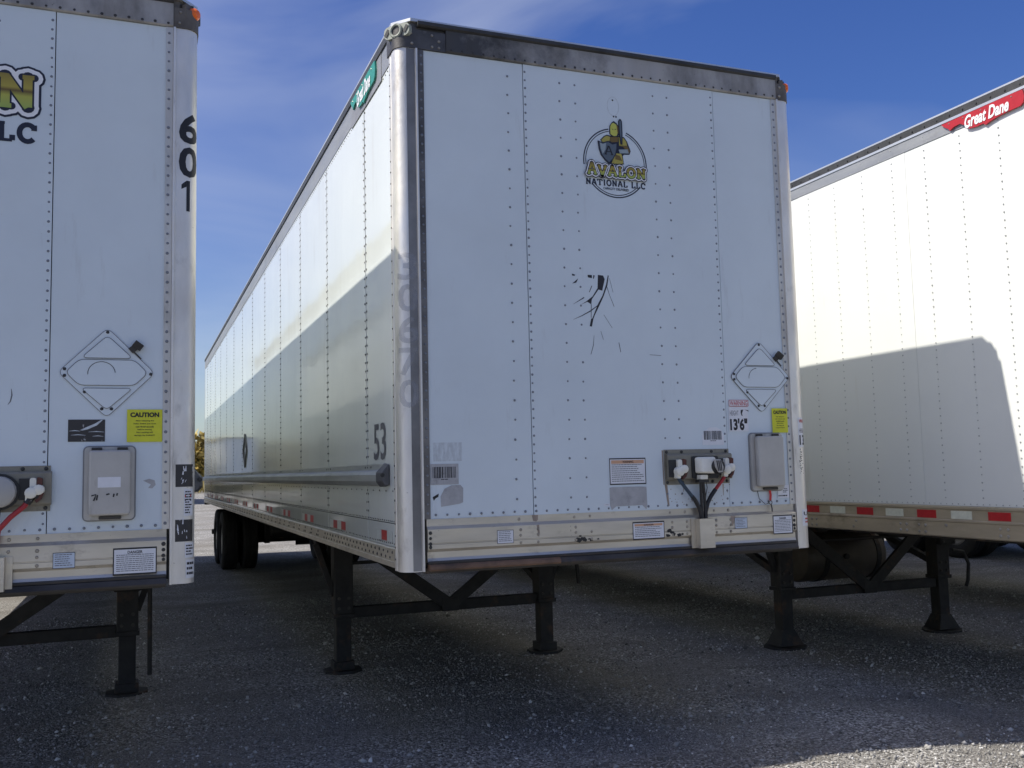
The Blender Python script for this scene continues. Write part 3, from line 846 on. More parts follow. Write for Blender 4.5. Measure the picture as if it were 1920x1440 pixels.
def landing_gear(root, xl, xr, y, zb, brace_z, vx, flared=False, crank=None):
    for i, x in enumerate((xl, xr)):
        leg = MB().box(x - 0.078, x + 0.078, y - 0.078, y + 0.078, 0.47, 1.12).build("landing_leg", 'black_steel', root, bevel=0.01)
        MB().box(x - 0.088, x + 0.088, y - 0.088, y + 0.088, 0.44, 0.475).build("leg_collar", 'black_steel', leg, bevel=0.006)
        MB().box(x - 0.062, x + 0.062, y - 0.062, y + 0.062, zb + 0.03, 0.442).build("inner_leg", 'black_steel', leg, bevel=0.008)
        a, c = (0.185, 0.08) if flared else (0.15, 0.06)
        octo = [(x - a, y - c), (x - c, y - a), (x + c, y - a), (x + a, y - c), (x + a, y + c), (x + c, y + a), (x - c, y + a), (x - a, y + c)]
        if flared:
            q = MB()
            lo = [(x + sx * 0.13, y + sy * 0.11, zb + 0.032) for sx, sy in ((-1, -1), (1, -1), (1, 1), (-1, 1))]
            hi = [(x + sx * 0.066, y + sy * 0.066, zb + 0.17) for sx, sy in ((-1, -1), (1, -1), (1, 1), (-1, 1))]
            q.add(lo + hi, [(0, 1, 5, 4), (1, 2, 6, 5), (2, 3, 7, 6), (3, 0, 4, 7), (4, 5, 6, 7), (3, 2, 1, 0)])
            q.build("foot_boot", 'black_steel', leg)
        else:
            MB().box(x - 0.085, x + 0.085, y - 0.085, y + 0.085, zb + 0.02, zb + 0.09).build("foot_socket", 'black_steel', leg, bevel=0.008)
        MB().extrude(octo, 2, zb - 0.012, zb + 0.022).build("foot", 'black_steel', leg, bevel=0.004)
        # stay rising backwards and outwards to the frame
        MB().bar((x, y + 0.07, 0.60), (x, y + 1.35, 1.06), 0.06, 0.06).build("rear_stay", 'black_steel', root)
        s = 1 if x > 0.5 * (xl + xr) else -1
        MB().bar((x + s * 0.07, y, 0.62), (x + s * 0.22, y, 1.05), 0.045, 0.05, (0, 1, 0)).build("side_stay", 'black_steel', root)
        MB().box(x - 0.14, x + 0.14, y - 0.10, y + 0.10, 1.10, 1.124).build("mounting_plate", 'black_steel', root)
    zb2 = brace_z
    MB().box(xl + 0.075, xr - 0.075, y - 0.04, y + 0.035, zb2 - 0.045, zb2 + 0.045).build("cross_tube", 'black_steel', root, bevel=0.006)
    for x in (xl + 0.16, xr - 0.16):
        MB().bar((vx + (0.02 if x > vx else -0.02), y - 0.06, zb2 + 0.02), (x, y - 0.06, 1.03), 0.03, 0.105).build("diagonal_brace", 'black_steel', root)
    MB().box(vx - 0.075, vx + 0.075, y - 0.078, y - 0.041, zb2 - 0.044, zb2 + 0.07).build("gusset", 'black_steel', root, bevel=0.005)
    MB().tube([(xl, y - 0.02, 0.88), (xr, y - 0.02, 0.88)], 0.016, 8).build("gear_shaft", 'black_steel', root)
    gb = MB().box(xr - 0.10, xr + 0.10, y - 0.155, y - 0.0785, 0.78, 1.0).build("gearbox", 'black_steel', root, bevel=0.012)
    for a in (-.07, .07):
        for z in (.81, .97):
            MB().lathe([(0, .014), (-.012, .014), (-.014, .006)], (xr + a, y - 0.155, z), axis=1, seg=8).build("gearbox_bolt", 'dark_plate', gb)
    for x in (xl, xr):
        for z in (.52, .60):
            MB().lathe([(0, .013), (-.012, .013)], (x + .04, y - 0.0782, z), axis=1, seg=8).build("leg_bolt", 'dark_plate', root)
            MB().lathe([(0, .013), (-.012, .013)], (x - .04, y - 0.0782, z), axis=1, seg=8).build("leg_bolt", 'dark_plate', root)
    if crank:
        MB().tube(crank, 0.017, 8).build("crank_handle", 'black_steel', root)

def front_face(root, seams, cap_l, cap_r, flange_l='alu', flange_r='alu', rivets=True, lamp_l=True, rail='alu_rail', lip_rust=None, rail_cols=()):
    """front wall of a trailer: plates, corner posts, top rail, bottom rail, coupler"""
    edges = [-1.150] + list(seams) + [1.150]
    for i in range(len(edges) - 1):
        a, b = edges[i], edges[i + 1]
        n = 0.0 if i % 2 == 0 else 0.0025
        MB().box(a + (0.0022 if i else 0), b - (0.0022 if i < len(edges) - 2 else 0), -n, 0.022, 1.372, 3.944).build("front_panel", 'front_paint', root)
    post(root, -1, web='web_reflection' if flange_l == 'grime_flange' else None); post(root, 1)
    flange(root, -1, flange_l); flange(root, 1, flange_r)
    # top rail with a dark lip
    MB().extrude([(-0.010, 3.946), (-0.016, 3.952), (-0.016, 4.07), (0.02, 4.07), (0.02, 3.946)], 0, -1.02, 1.185).build("top_rail", 'alu_top_sooty' if flange_l == 'grime_flange' else 'alu_top', root)
    MB().extrude([(-0.030, 4.078), (-0.030, 4.097), (0.02, 4.097), (0.02, 4.071), (-0.018, 4.071)], 0, -1.185, 1.185).build("roof_lip", 'dark_gutter', root)
    # corner caps follow the post, standing proud of it
    for s, cm in ((-1, cap_l), (1, cap_r)):
        inner = 1.02 if s < 0 else 1.185
        P = [(1.312, 0.17)] + [(1.24 + 0.072 * math.cos(R(a)), 0.062 - 0.072 * math.sin(R(a))) for a in range(0, 91, 15)] + [(inner + 0.002, -0.012), (inner + 0.002, 0.03), (1.25, 0.03), (1.25, 0.17)]
        cp = MB().extrude([(s * x, y) for x, y in P], 2, 3.946, 4.052).build("corner_cap", cm, root, smooth=True)
        P2 = [(1.300, 0.17), (1.300, 0.105), (1.215, 0.004), (inner + 0.002, 0.004), (inner + 0.002, 0.03), (1.25, 0.04), (1.25, 0.17)]
        MB().extrude([(s * x, y) for x, y in P2], 2, 4.0525, 4.0975).build("cap_head", cm, cp)
        pf = PL if s < 0 else PR
        rivet_set(root, lambda u, v, n, pf=pf: pf(u, v, n + 0.008), [(s * u, v) for u, v in ((1.06, 3.965), (1.06, 4.0), (1.10, 3.965), (1.10, 4.03), (1.215, 3.97), (1.22, 4.03)) if u > inner], 0.009, 0.005, 'rivet_alu', name="cap_rivets", parent=cp)
        # marker lamp on the chamfered corner
        d = Vector((s * 0.77, -0.64, 0)); t = Vector((s * 0.64, 0.77, 0)) * s
        c = Vector((s * 1.272, 0.044, 4.045))
        lf = lambda u, v, n, c=c, d=d, t=t: tuple(c + t * u + Vector((0, 0, v)) + d * n)
        if s < 0 and not lamp_l:
            hb = MB().prism(rrect(-0.085, 0.085, -0.036, 0.036, 0.03), lf, 0.0, 0.026).build("lamp_bracket", 'lamp_housing', cp)
            mb = MB()
            pts = [lf(0.034 * math.cos(a), 0.034 * math.sin(a), 0.032) for a in [2 * math.pi * i / 18 for i in range(19)]]
            mb.tube(pts, 0.008, 6).build("lamp_socket_rim", 'lamp_housing', hb, smooth=True)
            MB().prism(ellipse(0, 0, 0.027, 0.027, 16), lf, 0.027, 0.031).build("socket_hole", 'black_plastic', hb)
            for q in (-0.062, 0.062):
                MB().prism(strip([(q - 0.012, -0.016), (q + 0.012, 0.018)], 0.02), lf, 0.0265, 0.03).build("bracket_slot", 'black_plastic', hb)
        else:
            hb = MB().prism(rrect(-0.06, 0.06, -0.04, 0.04, 0.012), lf, -0.01, 0.016).build("lamp_base", 'cap_brown', cp)
            MB().lathe([(-0.001, 0.033), (0.022, 0.031), (0.034, 0.022), (0.038, 0.0)], (0, 0, 0), axis=0, seg=18, cap=False)
            mb = MB(); prof = [(0.014, 0.034), (0.034, 0.031), (0.046, 0.02), (0.049, 0.001)]
            k = len(prof)
            vs_ = [lf(r_ * math.cos(2 * math.pi * i / 18), r_ * math.sin(2 * math.pi * i / 18), a) for i in range(18) for a, r_ in prof]
            mb.add(vs_, [(i * k + j, ((i + 1) % 18) * k + j, ((i + 1) % 18) * k + j + 1, i * k + j + 1) for i in range(18) for j in range(k - 1)])
            mb.build("amber_lens", 'amber', hb, smooth=True)
    # bottom rail extrusion with ledges
    prof = [(0.02, 1.372), (-0.004, 1.372), (-0.004, 1.334), (-0.024, 1.318), (-0.024, 1.247), (-0.019, 1.245), (-0.019, 1.241), (-0.024, 1.239), (-0.024, 1.216), (-0.010, 1.200), (-0.010, 1.168), (-0.018, 1.150), (0.02, 1.142)]
    MB().extrude(prof, 0, -1.172, 1.172).build("front_rail", rail, root)
    MB().extrude([(-0.0205, 1.137), (-0.0215, 1.146), (-0.0195, 1.1535), (0.0, 1.1535), (0.0, 1.137)], 0, -1.17, 1.17).build("grimy_edge", 'dark_plate', root)
    if lip_rust:
        a, b = lip_rust
        MB().extrude([(-0.040, 1.103), (-0.046, 1.112), (-0.044, 1.126), (-0.030, 1.136), (0.02, 1.136), (0.02, 1.103)], 0, a, b).build("coupler_lip", 'rust', root, smooth=False)
        MB().extrude([(-0.036, 1.100), (-0.040, 1.110), (-0.028, 1.135), (0.02, 1.135), (0.02, 1.100)], 0, b + 0.003, 1.172).build("coupler_lip", 'dark_plate', root)
    else:
        MB().extrude([(-0.036, 1.100), (-0.040, 1.110), (-0.028, 1.135), (0.02, 1.135), (0.02, 1.100)], 0, -1.172, 1.172).build("coupler_lip", 'dark_plate', root)
    cpl = MB().box(-1.17, 1.17, 0.021, 2.3, 1.085, 1.115).build("coupler_plate", 'dark_plate', root)
    MB().lathe([(0, 0.05), (0.03, 0.05), (0.03, 0.036), (0.07, 0.036), (0.07, 0.05), (0.085, 0.05)], (0, 0.9, 0.998), axis=2, seg=16).build("kingpin", 'black_steel', cpl)
    if rivets:
        p = []
        for s in seams:
            p += [(s + (0.012 if s < 0 else -0.016), z) for z in frange(1.42, 3.90, 0.0485)]
        rivet_set(root, lambda u, v, n: FR(u, v, n + 0.0025), p, 0.0068, 0.0028, 'rivet', "seam_rivets")
        p = []
        for u in (-0.655, -0.330, -0.232, 0.288, 0.386):
            p += [(u + random.uniform(-.002, .002), z) for z in frange(1.46, 3.86, 0.107)]
        rivet_set(root, lambda u, v, n: FR(u, v, n + 0.0025), p, 0.0070, 0.0028, 'rivet', "panel_rivets")
        p = [(s * 1.165, z) for s in (-1, 1) for z in frange(1.40, 3.91, 0.05)]
        rivet_set(root, lambda u, v, n: FR(u, v, n + 0.006), p, 0.0078, 0.004, 'rivet', "flange_rivets")
        p = [(u, 1.392) for u in frange(-1.12, 1.12, 0.064)]
        rivet_set(root, lambda u, v, n: FR(u, v, n + 0.0025), p, 0.0075, 0.004, 'rivet', "base_rivets")
        p = [(u, 3.962) for u in frange(-0.99, 1.16, 0.064)]
        rivet_set(root, lambda u, v, n: FR(u, v, n + 0.016), p, 0.0075, 0.004, 'rivet_dark', "top_rail_rivets")
    if rail_cols:
        p1 = [(u, 1.352) for u in rail_cols]
        rivet_set(root, lambda u, v, n: FR(u, v, n + 0.004), p1, 0.009, 0.005, 'rivet_alu', "rail_bolts")
        p2 = [(u, z) for u in rail_cols for z in (1.296, 1.266, 1.226)]
        rivet_set(root, lambda u, v, n: FR(u, v, n + 0.024), p2, 0.009, 0.005, 'rivet_alu', "rail_bolts")
        p3 = [(s * 1.158, z) for s in (-1, 1) for z in (1.30, 1.272, 1.244, 1.226)]
        rivet_set(root, lambda u, v, n: FR(u, v, n + 0.024), p3, 0.010, 0.007, 'rivet_dark', "rail_end_bolts")

# ------------------------------------------------------------------ plate trailers (middle and left)
SEAMS_Y = [0.815, 2.10, 3.36, 4.61, 5.86, 7.10, 8.33, 9.56, 10.78, 12.0, 13.2, 14.4, 15.3]
def side_a(root, s, tape=True):
    fr = SL if s < 0 else SR
    U = (lambda y: -y) if s < 0 else (lambda y: y)
    X = lambda a, b: (min(s * a, s * b), max(s * a, s * b))
    ed = [0.153] + SEAMS_Y + [16.10]
    for i in range(len(ed) - 1):
        g0, g1 = (0.0 if i == 0 else 0.006), 0.006
        off = random.uniform(0, 0.0012)
        x0, x1 = X(1.287, 1.2992 + off)
        MB().box(x0, x1, ed[i] + g0, ed[i + 1] - g1, 1.349, 3.902).build("side_panel", 'side_paint', root)
        MB().box(x0, x1, ed[i] + g0, ed[i + 1] - g1, 1.222, 1.344).build("lower_panel", 'side_paint', root)
    x0, x1 = X(1.286, 1.303)
    MB().box(x0, x1, 0.153, 16.10, 3.905, 4.048).build("side_top_rail", 'side_rail_grey', root)
    x0, x1 = X(1.286, 1.3115)
    MB().box(x0, x1, 0.175, 16.12, 4.050, 4.0965).build("roof_edge", 'dark_gutter', root)
    # lower side rail
    prof = [(1.288, 1.219), (1.302, 1.219), (1.308, 1.212), (1.308, 1.150), (1.304, 1.146), (1.308, 1.142), (1.308, 1.113), (1.288, 1.107)]
    MB().extrude([(s * a, b) for a, b in prof], 1, 0.153, 16.12).build("side_rail", 'alu_rail', root)
    p = []
    for y in SEAMS_Y:
        p += [(U(y + d), z) for d in (-0.022, 0.022) for z in frange(1.72, 3.86, 0.0525)]
        p += [(U(y + d), z) for d in (-0.022, 0.022) for z in (1.40, 1.45, 1.50)]
    rivet_set(root, lambda u, v, n: fr(u, v, n + 0.0005), p, 0.0075, 0.0035, 'rivet_dark', "seam_rivets")
    p = [(U(y), 3.885) for y in frange(0.2, 15.9, 0.055)] + [(U(y), 1.238) for y in frange(0.18, 16.0, 0.044)] + [(U(y), 1.358) for y in frange(0.18, 16.0, 0.044)]
    p += [(U(y), 1.522) for y in frange(0.2, 16.0, 0.155)]
    rivet_set(root, lambda u, v, n: fr(u, v, n + 0.0005), p, 0.0052, 0.003, 'rivet_dark' if s < 0 else 'rivet', "row_rivets")
    p = [(U(y), 1.192) for y in frange(0.2, 2.2, 0.10)] + [(U(y + 0.05), 1.162) for y in frange(0.2, 2.2, 0.10)]
    p += [(U(y), 1.195) for y in frange(2.5, 16.0, 0.30)] + [(U(y), 1.165) for y in frange(2.5, 16.0, 0.30)] + [(U(y + .06), 1.165) for y in frange(2.5, 16.0, 0.30)]
    p += [(U(y), 1.132) for y in frange(8.0, 16.0, 0.16)]
    rivet_set(root, lambda u, v, n: fr(u, v, n + 0.008), p, 0.0095, 0.004, 'rivet_dark', "side_rail_bolts")
    rivet_set(root, PL if s < 0 else PR, [(s * (1.24 + 0.062 * (math.pi / 2) + 0.075), z) for z in frange(1.16, 3.9, 0.062)], 0.006, 0.003, 'rivet_dark', "post_rivets")
    # rub rail with end cap
    pr = [(1.3015, 1.672), (1.306, 1.672), (1.308, 1.640), (1.342, 1.630), (1.354, 1.612), (1.354, 1.576), (1.340, 1.554), (1.3015, 1.548)]
    rr = MB().extrude([(s * a, b) for a, b in pr], 1, 0.345, 16.05).build("rub_rail", 'rub_metal', root)
    e = MB()
    prof = [(1.302, 1.676), (1.314, 1.676), (1.334, 1.654), (1.362, 1.624), (1.362, 1.572), (1.340, 1.544), (1.302, 1.544)]
    lo = [(s * a, 0.343, b) for a, b in prof]
    hi = [(s * (1.302 + (a - 1.302) * 0.72), 0.262, 1.615 + (b - 1.615) * 0.85) for a, b in prof]
    k = len(prof)
    e.add(lo + hi, [tuple(range(k)), tuple(range(k, 2 * k))[::-1]] + [(i, (i + 1) % k, k + (i + 1) % k, k + i) for i in range(k)])
    ec = e.build("rail_end_cap", 'cap_grey', root, bevel=0.004)
    MB().lathe([(0, 0.013), (-0.006, 0.011), (-0.006, 0.0)], (s * 1.342, 0.262, 1.61), axis=1, seg=12, cap=False).build("cap_bolt", 'rivet_dark', ec)
    p = []
    for y in SEAMS_Y:
        p += [(U(y + d), 1.657) for d in (-.12, -0.03, 0.03)]
    p = [q for q in p if abs(q[0]) > 0.4]
    rivet_set(root, lambda u, v, n: fr(u, v, n + 0.006), p, 0.008, 0.004, 'rivet_dark', "rub_rail_bolts")
    # retroreflective tape on the lower panels
    if tape:
        starts = [(0.58, [(0.11, 'tape_white'), (0.13, 'tape_red'), (0.12, 'tape_white')])]
        for y in SEAMS_Y[1:]:
            starts.append((y - 0.66, [(0.13, 'tape_white'), (0.14, 'tape_red'), (0.14, 'tape_white'), (0.14, 'tape_red')]))
        first = True
        for y0, ps in starts:
            y = y0 if first else y0 + 0.60
            for w_, mm in ps:
                MB().prism(rect(min(U(y), U(y - w_)) + 0.002, max(U(y), U(y - w_)) - 0.002, 1.247, 1.302), fr, 0.001, 0.0028).build("reflective_tape", mm, root)
                y -= w_
            first = False
    # diamond placard frame
    c = 7.95
    dm = [(U(c) - 0.24, 1.955), (U(c), 1.725), (U(c) + 0.24, 1.955), (U(c), 2.185)]
    mb = MB(); outline(mb, round_poly(dm, 0.03), fr, 0.001, 0.012, 0.022)
    outline(mb, round_poly([(U(c) - 0.15, 1.955), (U(c), 1.81), (U(c) + 0.15, 1.955), (U(c), 2.10)], 0.02), fr, 0.001, 0.008, 0.01)
    mb.build("placard_frame", 'plate_edge', root)

def name_plate(root, s, fr, u0, u1, z0, z1, plate_mat, text):
    """raised scalloped maker's plate, u0..u1 read left to right"""
    w, h = u1 - u0, z1 - z0
    shape = [(0.0, 0.98), (0.035, 0.80), (0.09, 0.60), (0.105, 0.48), (0.16, 0.60), (0.24, 0.62), (0.30, 0.42), (0.345, 0.16), (0.44, 0.10), (0.52, 0.12), (0.545, 0.0), (0.60, 0.08), (0.70, 0.16), (0.82, 0.20), (0.95, 0.22), (0.985, 0.34), (1.0, 0.6), (0.985, 0.98), (0.9, 1.0)]
    pl = MB().prism([(u0 + w * a, z0 + h * b) for a, b in shape], fr, 0.006, 0.018).build("name_plate", plate_mat, root)
    mb = MB()
    put_text(mb, text, fr, u0 + w * 0.30, u0 + w * 0.83, z0 + h * 0.22, z0 + h * 0.90, 0.021, bold=0.03, shear=0.30)
    mb.build("lettering", 'white_print', pl)
    mb = MB()
    for a in (0.1, 0.28, 0.5, 0.86):
        mb.dome(lambda u, v, n: fr(u, v, n + 0.018), u0 + w * a, z0 + h * 0.86, 0.006, 0.003)
    mb.build("plate_rivets", 'rivet_alu', pl, kind="stuff")

def sticker(root, fr, u0, u1, v0, v1, n, base='sticker_white', border=None, header=None, head=None, rows=0, seed=1, small='ink_grey', name="sticker", ragged=0.0, bw=0.006, lab=None):
    rng = random.Random(seed)
    st = MB().prism(rect(u0, u1, v0, v1), fr, n, n + 0.0012).build(name, base, root)
    if lab:
        st["label"] = lab
    if border:
        mb = MB(); outline(mb, rect(u0, u1, v0, v1), fr, n + 0.0010, n + 0.0020, bw)
        mb.build("border", border, st)
    pad = bw + 0.004
    top = v1 - pad
    if header:
        hh = (v1 - v0) * 0.13
        MB().prism(rect(u0 + pad, u1 - pad, top - hh, top), fr, n + 0.001, n + 0.0018).build("header_band", header, st)
        if head:
            mb = MB(); put_text(mb, head, fr, u0 + (u1 - u0) * .36, u0 + (u1 - u0) * .66, top - hh * .85, top - hh * .15, n + 0.0024, bold=0.02); mb.build("lettering", 'ink', st)
        top -= hh + 0.003
    elif head:
        hh = (v1 - v0) * 0.12
        mb = MB(); put_text(mb, head, fr, u0 + (u1 - u0) * .33, u0 + (u1 - u0) * .67, top - hh, top - hh * .1, n + 0.0022, bold=0.02); mb.build("lettering", 'ink', st)
        top -= hh + 0.003
    if rows:
        mb = MB(); lines(mb, fr, u0 + pad + .002, u1 - pad - .002, v0 + pad, top, n + 0.0022, rows, rng, 0.42, ragged)
        mb.build("small_print", small, st)
    return st

def caution_sticker(root, u0, u1, v0, v1, n):
    st = MB().prism(rect(u0, u1, v0, v1), FR, n, n + 0.0012).build("caution_sticker", 'yellow', root)
    st["label"] = "yellow square sticker headed CAUTION"
    w, h = u1 - u0, v1 - v0
    mb = MB(); put_text(mb, "CAUTION", FR, u0 + .09 * w, u1 - .09 * w, v1 - .24 * h, v1 - .09 * h, n + 0.0022, bold=0.05)
    mb.build("heading", 'ink', st)
    mb = MB()
    for i, (t, a) in enumerate([("After releasing the", .24), ("trailer brakes you must", .18), ("wait 40-60 seconds", .24), ("before moving", .30), ("Not waiting will", .27), ("damage the brakes!!!!", .21)]):
        put_text(mb, t, FR, u0 + a * w, u1 - a * w, v1 - (.38 + .09 * i) * h, v1 - (.325 + .09 * i) * h, n + 0.0022, bold=0.015)
    mb.build("small_print", 'ink', st)

def barcode_sticker(root, u0, u1, v0, v1, n, shape=None, base='sticker_white', seed=3):
    rng = random.Random(seed)
    st = MB().prism(shape or rect(u0, u1, v0, v1), FR, n, n + 0.0012).build("barcode_sticker", base, root)
    mb = MB()
    u = u0 + 0.012
    while u < u1 - 0.014:
        w_ = rng.choice((0.0018, 0.003, 0.005, 0.0022, 0.006))
        mb.prism(rect(u, u + w_, v0 + (v1 - v0) * .32, v0 + (v1 - v0) * .86), FR, n + 0.0012, n + 0.0018)
        u += w_ + rng.choice((0.002, 0.003, 0.0045))
    lines(mb, FR, (u0 + u1) / 2 - .02, (u0 + u1) / 2 + .02, v0 + (v1 - v0) * .2, v0 + (v1 - v0) * .28, n + 0.0018, 1, rng)
    mb.build("bars", 'ink', st)
    return st

def placard(root, cx, cz, n, arc=(0, 180)):
    a, b = 0.217, 0.219
    dm = round_poly([(cx - a, cz), (cx, cz - b), (cx + a, cz), (cx, cz + b)], 0.028)
    pl = MB().prism(dm, FR, n, n + 0.004).build("placard_holder", 'front_paint', root)
    tri_u = round_poly([(cx - .115, cz + .072), (cx + .115, cz + .072), (cx, cz + .182)], 0.026)
    tri_d = round_poly([(cx, cz - .182), (cx + .115, cz - .078), (cx - .115, cz - .078)], 0.022)
    hexa = round_poly([(cx - .185, cz), (cx - .125, cz - .062), (cx + .125, cz - .062), (cx + .185, cz), (cx + .125, cz + .062), (cx - .125, cz + .062)], 0.025)
    for q in (tri_u, tri_d, hexa):
        MB().prism(q, FR, n + 0.0042, n + 0.008).build("flip_plate", 'front_paint', pl, bevel=0.0015)
    mb = MB()
    for q in (tri_u, tri_d, hexa):
        outline(mb, q, FR, n + 0.004, n + 0.0086, -0.0022)
    outline(mb, dm, FR, n - 0.001, n + 0.0046, -0.0024)
    mb.build("plate_edges", 'ink_grey', pl)
    mb = MB(); pts = ellipse(cx - .025, cz - .005, .062, .058, 14, *arc)
    po = strip(pts, 0.003); k = len(pts)
    mb.add([FR(u, v, n + .0092) for u, v in po], [(q, q + 1, 2 * k - 2 - q, 2 * k - 1 - q) for q in range(k - 1)]).build("scribed_arc", 'ink', pl)
    mb = MB()
    for u, v in ((0, .2), (-.19, .016), (-.19, -.016), (.2, -.005), (-.1, -.095), (-.022, -.178), (.022, -.178)):
        mb.dome(lambda p, q, r_: FR(p, q, r_ + n + 0.004), cx + u, cz + v, 0.0085, 0.006)
    mb.build("bolts", 'rivet_dark', pl, kind="stuff")
    lt = MB()
    lt.bar(FR(cx + .105, cz + .108, n + .012), FR(cx + .145, cz + .142, n + .016), 0.03, 0.014, (0, 1, 0))
    lt.bar(FR(cx + .130, cz + .122, n + .014), FR(cx + .150, cz + .148, n + .02), 0.045, 0.02, (0, 1, 0))
    lt.bar(FR(cx + .118, cz + .108, n + .01), FR(cx + .155, cz + .07, n + .009), 0.005, 0.005)
    lt.build("spring_latch", 'dark_plate', pl)

def doc_box(root, u0, u1, v0, v1, red_tag=False, label_patch=False):
    bx = MB().prism(rrect(u0, u1, v0, v1, 0.018), FR, 0.002, 0.022).build("document_box", 'box_grey', root)
    lid = MB().prism(rrect(u0 + .022, u1 - .018, v0 + .022, v1 - .016, 0.014), FR, 0.0225, 0.062).build("box_lid", 'box_grey', bx, bevel=0.009, smooth=False)
    for u in (u0 + .055, u1 - .055):
        MB().prism(rect(u - .024, u + .024, v1 - .020, v1 - .002), FR, 0.0225, 0.034).build("hinge", 'dark_plate', bx, bevel=0.003)
    MB().prism(rrect((u0 + u1) / 2 - .045, (u0 + u1) / 2 + .055, v0 + .002, v0 + .018, .005), FR, 0.0225, 0.04).build("latch", 'dark_plate', bx, bevel=0.002)
    mb = MB(); outline(mb, rrect(u0, u1, v0, v1, 0.018), FR, 0.0005, 0.005, -0.007); mb.build("sealant", 'soft_joint', bx)
    if label_patch:
        MB().prism(rect(u0 + .062, u0 + .164, v0 + .155, v0 + .205), FR, 0.0625, 0.0635).build("paper_label", 'sticker_white', bx)
        mb = MB()
        z = v0 + .105
        for pts in ([(.035, .012), (.055, .018), (.05, 0), (.045, -.012)], [(.062, .016), (.058, -.01)], [(.10, .016), (.115, .02)], [(.135, .02), (.132, .004)], [(.15, .022), (.147, .01)]):
            po = strip([(u0 + a, z + b) for a, b in pts], 0.007); k = len(pts)
            mb.add([FR(u, v, .0632) for u, v in po], [(q, q + 1, 2 * k - 2 - q, 2 * k - 1 - q) for q in range(k - 1)])
        mb.build("hand_writing", 'ink', bx)
    if red_tag:
        u = u0 + .125
        MB().prism(strip([(u, v0 - .002), (u + .004, v0 - .03), (u, v0 - .062)], .014), FR, 0.012, 0.016).build("red_tag", 'red', bx)
        mb = MB(); mb.tube([FR(u + .011 * math.cos(t), v0 - .075 + .011 * math.sin(t), .016) for t in [2 * math.pi * i / 12 for i in range(13)]], .0025, 5)
        mb.tube([FR(u, v0 - .086, .02), FR(u + .003, v0 - .11, .024), FR(u, v0 - .13, .028)], .004, 5)
        mb.build("key_ring", 'dark_plate', bx)
        MB().tube([FR(u0 + .04, v0, .006), FR(u0 + .05, v0 - .05, .007), FR(u0 + .09, v0 - .085, .012), FR(u - .01, v0 - .078, .015)], .002, 5).build("tether", 'dark_plate', bx)

def glad_hand(root, cx, cz, n):
    g_ = MB()
    g_.prism(rrect(cx - .018, cx + .010, cz - .02, cz + .052, .01), FR, n, n + .03)
    g_.lathe([(0, .028), (-.034, .026), (-.04, .014)], FR(cx - .012, cz - .018, n + .012), axis=1, seg=14)
    g_.lathe([(0, .026), (-.03, .024), (-.036, .012)], FR(cx + .020, cz - .004, n + .012), axis=1, seg=14)
    g_.prism(rrect(cx - .035, cx - .008, cz - .058, cz - .02, .008), FR, n + .004, n + .04)
    o = g_.build("glad_hand", 'white_plastic', root, smooth=True)
    MB().prism(round_poly([(cx + .012, cz + .005), (cx + .034, cz + .012), (cx + .036, cz + .05), (cx + .014, cz + .056)], .006), FR, n + .004, n + .036).build("gasket", 'gasket', o)
    MB().prism(strip([(cx + .036, cz - .018), (cx + .026, cz - .045), (cx + .008, cz - .058)], .014), FR, n + .008, n + .036).build("dust_flap", 'gasket', o)
    MB().lathe([(0, .018), (-.02, .016)], FR(cx + .014, cz - .03, n + .012), axis=1, seg=12).build("gland", 'black_plastic', o)
    MB().prism(rect(cx - .065, cx - .020, cz - .05, cz + .05), FR, n - .001, n + .010).build("bracket", 'black_plastic', o)

def electrical_box(root, x0, x1, z0, z1, only=None):
    e = MB().prism(rect(x0, x1, z0, z1), FR, 0.003, 0.006).build("connector_box", 'elec_metal', root)
    MB().extrude([(-.006, z1 - .026), (-.022, z1 - .026), (-.032, z1 - .034), (-.032, z0 + .036), (-.022, z0 + .028), (-.006, z0 + .028)], 0, x0 + .012, x1 + .006).build("box_body", 'elec_metal', e, bevel=0.003)
    mb = MB()
    for z in (z1 - .014, z0 + .014):
        for u in (x0 + .018, x0 + .12, x0 + .326, x1 - .02):
            mb.dome(lambda p, q, r_: FR(p, q, r_ + .006), u, z, .010, .008)
    mb.build("bolts", 'rivet_dark', e, kind="stuff")
    return e

# ================================================================== middle trailer
GROUP = "white box trailers parked side by side on the gravel"
T1 = thing("semi_trailer", "middle white box trailer with round knight emblem and 53 on its side", "trailer", (0, 0, 0), GROUP)
core_and_roof(T1)
front_face(T1, [-0.558, 0.716], 'cap', 'cap_brown', 'grime_flange', 'alu', lamp_l=False, lip_rust=(-1.165, -0.42),
           rail_cols=(-0.648, -0.545, -0.316, -0.218, 0.30, 0.40, 0.60, 0.70))
side_a(T1, -1); side_a(T1, 1)
bogie(T1, (12.95, 14.2))
landing_gear(T1, -1.0, 0.82, 3.15, 0.0, 0.475, -0.08, crank=[(0.98, 3.02, 0.86), (1.08, 3.0, 0.86), (1.1, 3.0, 0.60)])
for s, fr in ((-1, SL), (1, SR)):
    q = (-1.165, -0.335) if s < 0 else (0.335, 1.165)
    bp = MB().prism([(q[0], 3.885), (q[1], 3.885), (q[1], 4.046), (q[0], 4.046)], fr, 0.0035, 0.0058).build("backing_plate", 'plate_grey', T1)
    name_plate(T1, s, fr, q[0] + .03, q[1] - .10, 3.905, 4.052, 'plate_green', "Great Dane")
mb = MB(); put_text(mb, "53", SL, -0.640, -0.345, 1.695, 1.908, 0.002, bold=0.014); mb.build("length_number", 'ink_grey', T1)
